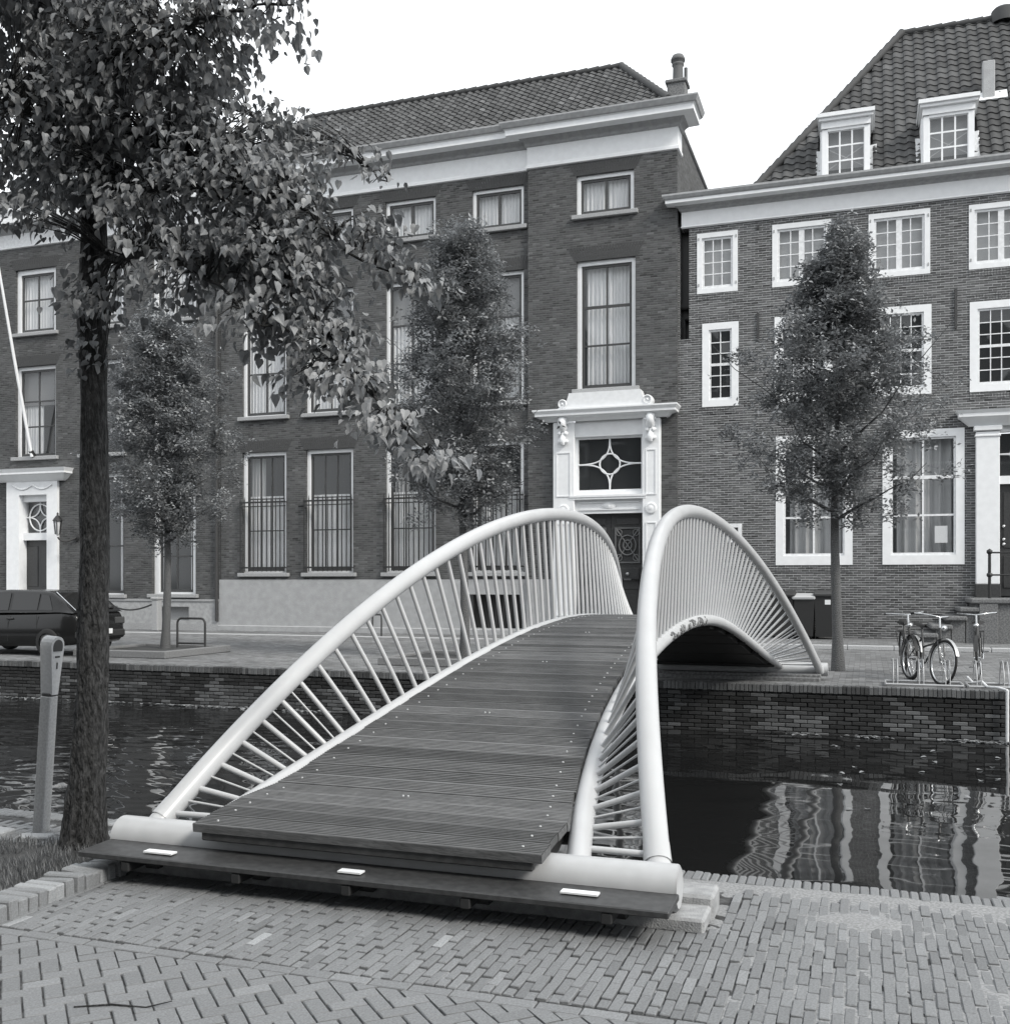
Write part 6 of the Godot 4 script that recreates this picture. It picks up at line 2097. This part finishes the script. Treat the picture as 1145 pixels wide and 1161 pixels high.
func build_front_tree() -> void:
	var base := Vector3(-4.23, 0, -4.84)
	var t := thing("lime_tree", "large lime tree on the near quay with its dark crown hanging over the canal", "tree", base)
	var r := RandomNumberGenerator.new()
	r.seed = 900
	var g := G.new()
	var tp := [[-4.24, -0.05, -4.83], [-4.225, 0.1, -4.83], [-4.215, 0.25, -4.83], [-4.2, 0.5, -4.84], [-4.175, 0.9, -4.845], [-4.17, 1.4, -4.85], [-4.165, 2.0, -4.85], [-4.17, 2.7, -4.85], [-4.18, 3.1, -4.85], [-4.17, 3.6, -4.85], [-4.165, 4.1, -4.86], [-4.15, 4.7, -4.86], [-4.12, 5.4, -4.87], [-4.1, 6.3, -4.88]]
	var tr := [0.165, 0.13, 0.112, 0.1, 0.087, 0.081, 0.077, 0.072, 0.08, 0.068, 0.06, 0.05, 0.038, 0.02]
	# the trunk as a lobed, furrowed surface
	var nz := FastNoiseLite.new()
	nz.seed = 31; nz.frequency = 1.0; nz.fractal_octaves = 4
	var rows := []
	var seg := 40
	for j in 141:
		var f := j / 140.0 * (tp.size() - 1)
		var i := mini(int(f), tp.size() - 2)
		var w := f - i
		var c := Vector3(tp[i][0], tp[i][1], tp[i][2]).lerp(Vector3(tp[i + 1][0], tp[i + 1][1], tp[i + 1][2]), w)
		var rad := lerpf(tr[i], tr[i + 1], w)
		var row := PackedVector3Array()
		for k in seg + 1:
			var a := -TAU * k / seg
			var d := Vector3(cos(a), 0, sin(a))
			var low := exp(-c.y * 2.2)
			var q := rad * (1.0 + 0.1 * nz.get_noise_3d(d.x * 2.2, c.y * 0.8, d.z * 2.2) + 0.14 * low * sin(a * 4.0 + 0.6)) + 0.014 * nz.get_noise_3d(d.x * 9.0, c.y * 2.6, d.z * 9.0) * (1.0 + 2.0 * low)
			row.append(c + d * q)
		rows.append(row)
	g.sheet(rows)
	part(t, "trunk", g, M.bark)
	var limbs := [
		[[-4.16, 4.13, -4.86], [-3.62, 3.92, -4.78], [-3.11, 3.49, -4.69], [-2.75, 3.03, -4.66], [-2.51, 2.69, -4.69], [-2.26, 2.39, -4.72], [-1.99, 2.11, -4.82]],
		[[-4.17, 3.77, -4.85], [-3.6, 3.67, -4.68], [-3.05, 3.57, -4.6], [-2.68, 3.44, -4.68], [-2.45, 3.19, -4.71], [-2.17, 3.1, -4.8]],
		[[-4.15, 4.53, -4.86], [-3.43, 4.4, -4.53], [-2.85, 4.3, -4.3], [-2.5, 4.24, -4.24]],
		[[-4.17, 3.87, -4.85], [-4.28, 4.06, -4.65], [-4.34, 4.12, -4.42], [-4.51, 4.16, -4.15]],
		[[-4.18, 3.37, -4.85], [-3.58, 3.28, -4.58], [-3.09, 3.05, -4.43], [-2.79, 2.8, -4.43]],
		[[-4.12, 5.19, -4.87], [-3.51, 5.07, -4.71], [-2.81, 4.85, -4.64]],
		[[-4.12, 5.39, -4.87], [-4.3, 5.42, -4.54], [-4.59, 5.33, -4.23]],
		[[-4.16, 4.28, -4.85], [-3.83, 4.44, -5.23], [-3.39, 4.33, -5.49], [-3.04, 4.2, -5.62], [-2.55, 3.8, -5.3]]]
	var nodes := []
	for l in limbs:
		var cv := Curve3D.new()
		for i in l.size():
			var p := Vector3(l[i][0], l[i][1], l[i][2])
			var a := Vector3(l[maxi(i - 1, 0)][0], l[maxi(i - 1, 0)][1], l[maxi(i - 1, 0)][2])
			var c := Vector3(l[mini(i + 1, l.size() - 1)][0], l[mini(i + 1, l.size() - 1)][1], l[mini(i + 1, l.size() - 1)][2])
			cv.add_point(p, (a - c) / 6.0, (c - a) / 6.0)
		var pts := []; var rr := []
		var n := 24
		for i in n + 1:
			var f := i / float(n)
			var p := cv.sample_baked(cv.get_baked_length() * f) + Vector3(r.randfn(0, 0.008), r.randfn(0, 0.008), r.randfn(0, 0.008))
			pts.append(p); rr.append(lerpf(0.034, 0.004, pow(f, 0.7)))
			if i > 3: nodes.append(p)
		g = G.new(); g.tube(pts, rr, 8)
		part(t, "limb", g, M.bark)
	# where the foliage hangs: centre, half width, half height, half depth, density
	var blobs := [[-4.43, 4.71, -4.81, 0.43, 0.36, 0.5, 1], [-4.07, 4.35, -4.83, 0.38, 0.35, 0.5, 1.2], [-4.38, 3.86, -4.62, 0.27, 0.22, 0.4, 0.8], [-3.97, 3.84, -4.71, 0.32, 0.27, 0.45, 1.2], [-4.18, 3.52, -4.48, 0.21, 0.1, 0.3, 0.6], [-3.44, 4.35, -4.63, 0.33, 0.26, 0.45, 1], [-3.05, 4.38, -4.45, 0.24, 0.14, 0.3, 0.8], [-2.62, 4.22, -4.28, 0.17, 0.09, 0.25, 0.5], [-3.07, 4.15, -4.44, 0.13, 0.11, 0.25, 0.45], [-3.66, 4.07, -4.76, 0.34, 0.27, 0.5, 1.1], [-3.31, 3.97, -4.78, 0.26, 0.21, 0.45, 1], [-3.2, 3.66, -4.66, 0.29, 0.21, 0.45, 1.1], [-3.07, 4.06, -5.07, 0.2, 0.13, 0.35, 0.8], [-2.89, 4.07, -5.35, 0.18, 0.1, 0.3, 0.7], [-2.88, 3.57, -4.66, 0.25, 0.17, 0.4, 1.1], [-3.64, 3.48, -4.66, 0.29, 0.18, 0.4, 1], [-3.24, 3.21, -4.54, 0.23, 0.16, 0.35, 1], [-2.89, 3.21, -4.61, 0.25, 0.17, 0.35, 1.1], [-2.68, 3.33, -4.68, 0.18, 0.13, 0.3, 0.9], [-2.68, 3.03, -4.68, 0.18, 0.14, 0.3, 0.9], [-2.86, 2.85, -4.51, 0.17, 0.12, 0.3, 0.8], [-2.57, 2.78, -4.66, 0.16, 0.13, 0.25, 0.9], [-2.66, 2.58, -4.64, 0.11, 0.1, 0.2, 0.45], [-2.4, 2.54, -4.67, 0.15, 0.11, 0.25, 0.95], [-2.24, 2.34, -4.73, 0.15, 0.09, 0.2, 0.95], [-2.05, 2.15, -4.79, 0.11, 0.05, 0.12, 0.9], [-2.28, 3.18, -4.77, 0.14, 0.07, 0.2, 0.55], [-2.15, 3.07, -4.81, 0.08, 0.04, 0.12, 0.5], [-2.41, 3.37, -4.78, 0.11, 0.09, 0.2, 0.45], [-2.43, 3.74, -5.08, 0.12, 0.05, 0.15, 0.35], [-3.89, 3.15, -4.68, 0.15, 0.17, 0.25, 0.6], [-4.12, 3.13, -4.71, 0.1, 0.12, 0.2, 0.4], [-4.09, 2.84, -4.77, 0.09, 0.15, 0.12, 0.5], [-3.34, 3.03, -4.45, 0.13, 0.09, 0.25, 0.6], [-2.13, 3.03, -4.87, 0.06, 0.04, 0.08, 0.25], [-2.42, 2.79, -4.66, 0.07, 0.04, 0.08, 0.3], [-4.24, 5.52, -4.88, 0.76, 0.46, 0.8, 0.9], [-3.18, 5.05, -4.72, 0.42, 0.28, 0.6, 0.9], [-4.39, 5.03, -4.51, 0.39, 0.34, 0.6, 0.9], [-4.06, 4.12, -4.41, 0.28, 0.19, 0.35, 0.5], [-3.64, 4.48, -4.45, 0.28, 0.23, 0.4, 0.8], [-4.68, 4.21, -4.31, 0.29, 0.38, 0.5, 0.6], [-5.2, 4.9, -4.3, 0.6, 0.5, 0.9, 0.5], [-5.0, 5.6, -3.8, 0.8, 0.5, 1.0, 0.45], [-4.5, 5.9, -5.6, 0.9, 0.5, 0.9, 0.45], [-4.95, 4.3, -5.1, 0.4, 0.4, 0.6, 0.6], [-3.6, 5.7, -4.2, 0.6, 0.35, 0.7, 0.5]]
	var leaves := []
	g = G.new()
	for b in blobs:
		var c := Vector3(b[0], b[1], b[2])
		var n := int(b[6] * (1.5 if b[0] > -3.0 and b[1] < 3.7 else 1.0) * (b[3] * b[4] * 3300.0 + 15.0))
		for k in n:      # a twig from the nearest limb carries five or six leaves
			var d := Vector3(r.randfn(0, 1), r.randfn(0, 1), r.randfn(0, 1)).normalized() * pow(r.randf(), 0.45)
			var p := c + d * Vector3(b[3], b[4], b[5])
			var best: Vector3 = nodes[0]
			for q in nodes:
				if p.distance_squared_to(q) < p.distance_squared_to(best): best = q
			if k % 3 == 0 and p.distance_to(best) < 0.75:
				var m := best.lerp(p, 0.5) + Vector3(0, 0.05, 0)
				g.tube([best, m, p + Vector3(0, 0.03, 0)], [0.006, 0.004, 0.002], 4, false)
			var away := (p - best)
			away.y = 0
			away = away.normalized() if away.length() > 0.02 else Vector3(1, 0, 0)
			for q in 2 + r.randi() % 3:
				var o := p + away * (q * 0.045) + Vector3(r.randfn(0, 0.03), r.randfn(0, 0.03), r.randfn(0, 0.03))
				var yaw := atan2(away.x, away.z) + r.randfn(0, 0.9)
				var bs := Basis(Vector3.UP, yaw) * Basis(Vector3.RIGHT, -r.randf_range(0.15, 1.15)) * Basis(Vector3.BACK, r.randfn(0, 0.35)) * Basis.from_scale(Vector3(r.randf_range(0.75, 1.05), 1.0, 1.0) * r.randf_range(0.5, 1.2))
				leaves.append([Transform3D(bs, o - base), r.randf_range(0.1, 0.33), r.randi() % 3])
	part(t, "twigs", g, M.bark, "stuff")
	var lms := [leaf_mesh(0.049, M.leaf, true, 0.12), leaf_mesh(0.052, M.leaf, true, 0.42), leaf_mesh(0.044, M.leaf, true, -0.2)]
	var tones := []
	for k in 5:
		var m: StandardMaterial3D = leaf_mat([0.12, 0.17, 0.215, 0.26, 0.31][k])
		m.vertex_color_use_as_albedo = false
		tones.append(m)
	var e := eye.origin - base
	leaves.sort_custom(func(p, q): return p[0].origin.distance_squared_to(e) < q[0].origin.distance_squared_to(e))
	var made := 0
	var ts := [[], [], []]; var cols := [[], [], []]
	for l in leaves:
		if made < 300 and seen_from_here(l[0].origin + base) and l[0].origin.y + base.y < 4.95:
			piece(t, "leaf", lms[l[2]], l[0], tones[clampi(int((l[1] - 0.1) / 0.046), 0, 4)]); made += 1
		else:
			ts[l[2]].append(l[0]); cols[l[2]].append(grey(l[1]))
	for k in 3: copies(t, "foliage", lms[k], ts[k], cols[k])
	print("leaves ", leaves.size())

# ---------------------------------------------------------------- the row of houses behind the viewer, mirrored in the window glass
func build_opposite_houses() -> void:
	var z := 9.0
	var i := 0
	for h in [[-34.0, -25.0, 15.0, 4.5], [-25.0, -16.5, 16.5, 5.0], [-16.5, -8.0, 14.5, 5.5], [-8.0, 0.5, 16.0, 4.5], [0.5, 9.0, 14.0, 5.0], [9.0, 18.0, 15.5, 4.5]]:
		var x0: float = h[0]; var x1: float = h[1]; var hh: float = h[2]; var xm := (x0 + x1) / 2
		var b := thing("gabled_house", ["brick gabled house behind the viewer, far left of the row", "tall brick gabled house behind the viewer, second from the left", "brick gabled house behind the viewer with the steepest gable", "brick gabled house right behind the viewer", "lower brick gabled house behind the viewer to the right", "brick gabled house behind the viewer, far right of the row"][i], "house", Vector3(xm, 0, z), "houses behind the viewer")
		var g := G.new()
		g.quad(Vector3(x1, 0, z), Vector3(x0, 0, z), Vector3(x0, hh, z), Vector3(x1, hh, z))
		g.tri(Vector3(x1, hh, z), Vector3(x0, hh, z), Vector3(xm, hh + h[3], z))
		g.quad(Vector3(x0, 0, z), Vector3(x0, 0, z + 12), Vector3(x0, hh, z + 12), Vector3(x0, hh, z))
		g.quad(Vector3(x1, 0, z + 12), Vector3(x1, 0, z), Vector3(x1, hh, z), Vector3(x1, hh, z + 12))
		part(b, "wall", g, M.brick_l)
		g = G.new()
		g.quad(Vector3(x0 - 0.1, hh, z - 0.1), Vector3(x0 - 0.1, hh, z + 12), Vector3(xm, hh + h[3] + 0.1, z + 12), Vector3(xm, hh + h[3] + 0.1, z - 0.1))
		g.quad(Vector3(x1 + 0.1, hh, z + 12), Vector3(x1 + 0.1, hh, z - 0.1), Vector3(xm, hh + h[3] + 0.1, z - 0.1), Vector3(xm, hh + h[3] + 0.1, z + 12))
		part(b, "roof", g, M.tile_under)
		for fl in 4:
			for c in 3:
				var wx := lerpf(x0, x1, (c + 0.5) / 3.0)
				var y := 1.4 + fl * 3.5
				if y + 2.2 > hh: continue
				g = G.new()
				g.box(Vector3(wx - 0.75, y, z - 0.06), Vector3(wx - 0.6, y + 2.2, z - 0.002)); g.box(Vector3(wx + 0.6, y, z - 0.06), Vector3(wx + 0.75, y + 2.2, z - 0.002))
				g.box(Vector3(wx - 0.6, y + 2.05, z - 0.06), Vector3(wx + 0.6, y + 2.2, z - 0.002)); g.box(Vector3(wx - 0.6, y, z - 0.06), Vector3(wx + 0.6, y + 0.12, z - 0.002))
				var w := part(b, "window", g, M.white)
				g = G.new(); g.box(Vector3(wx - 0.6, y + 0.12, z - 0.03), Vector3(wx + 0.6, y + 2.05, z - 0.004))
				part(w, "pane", g, M.car_glass)
		i += 1
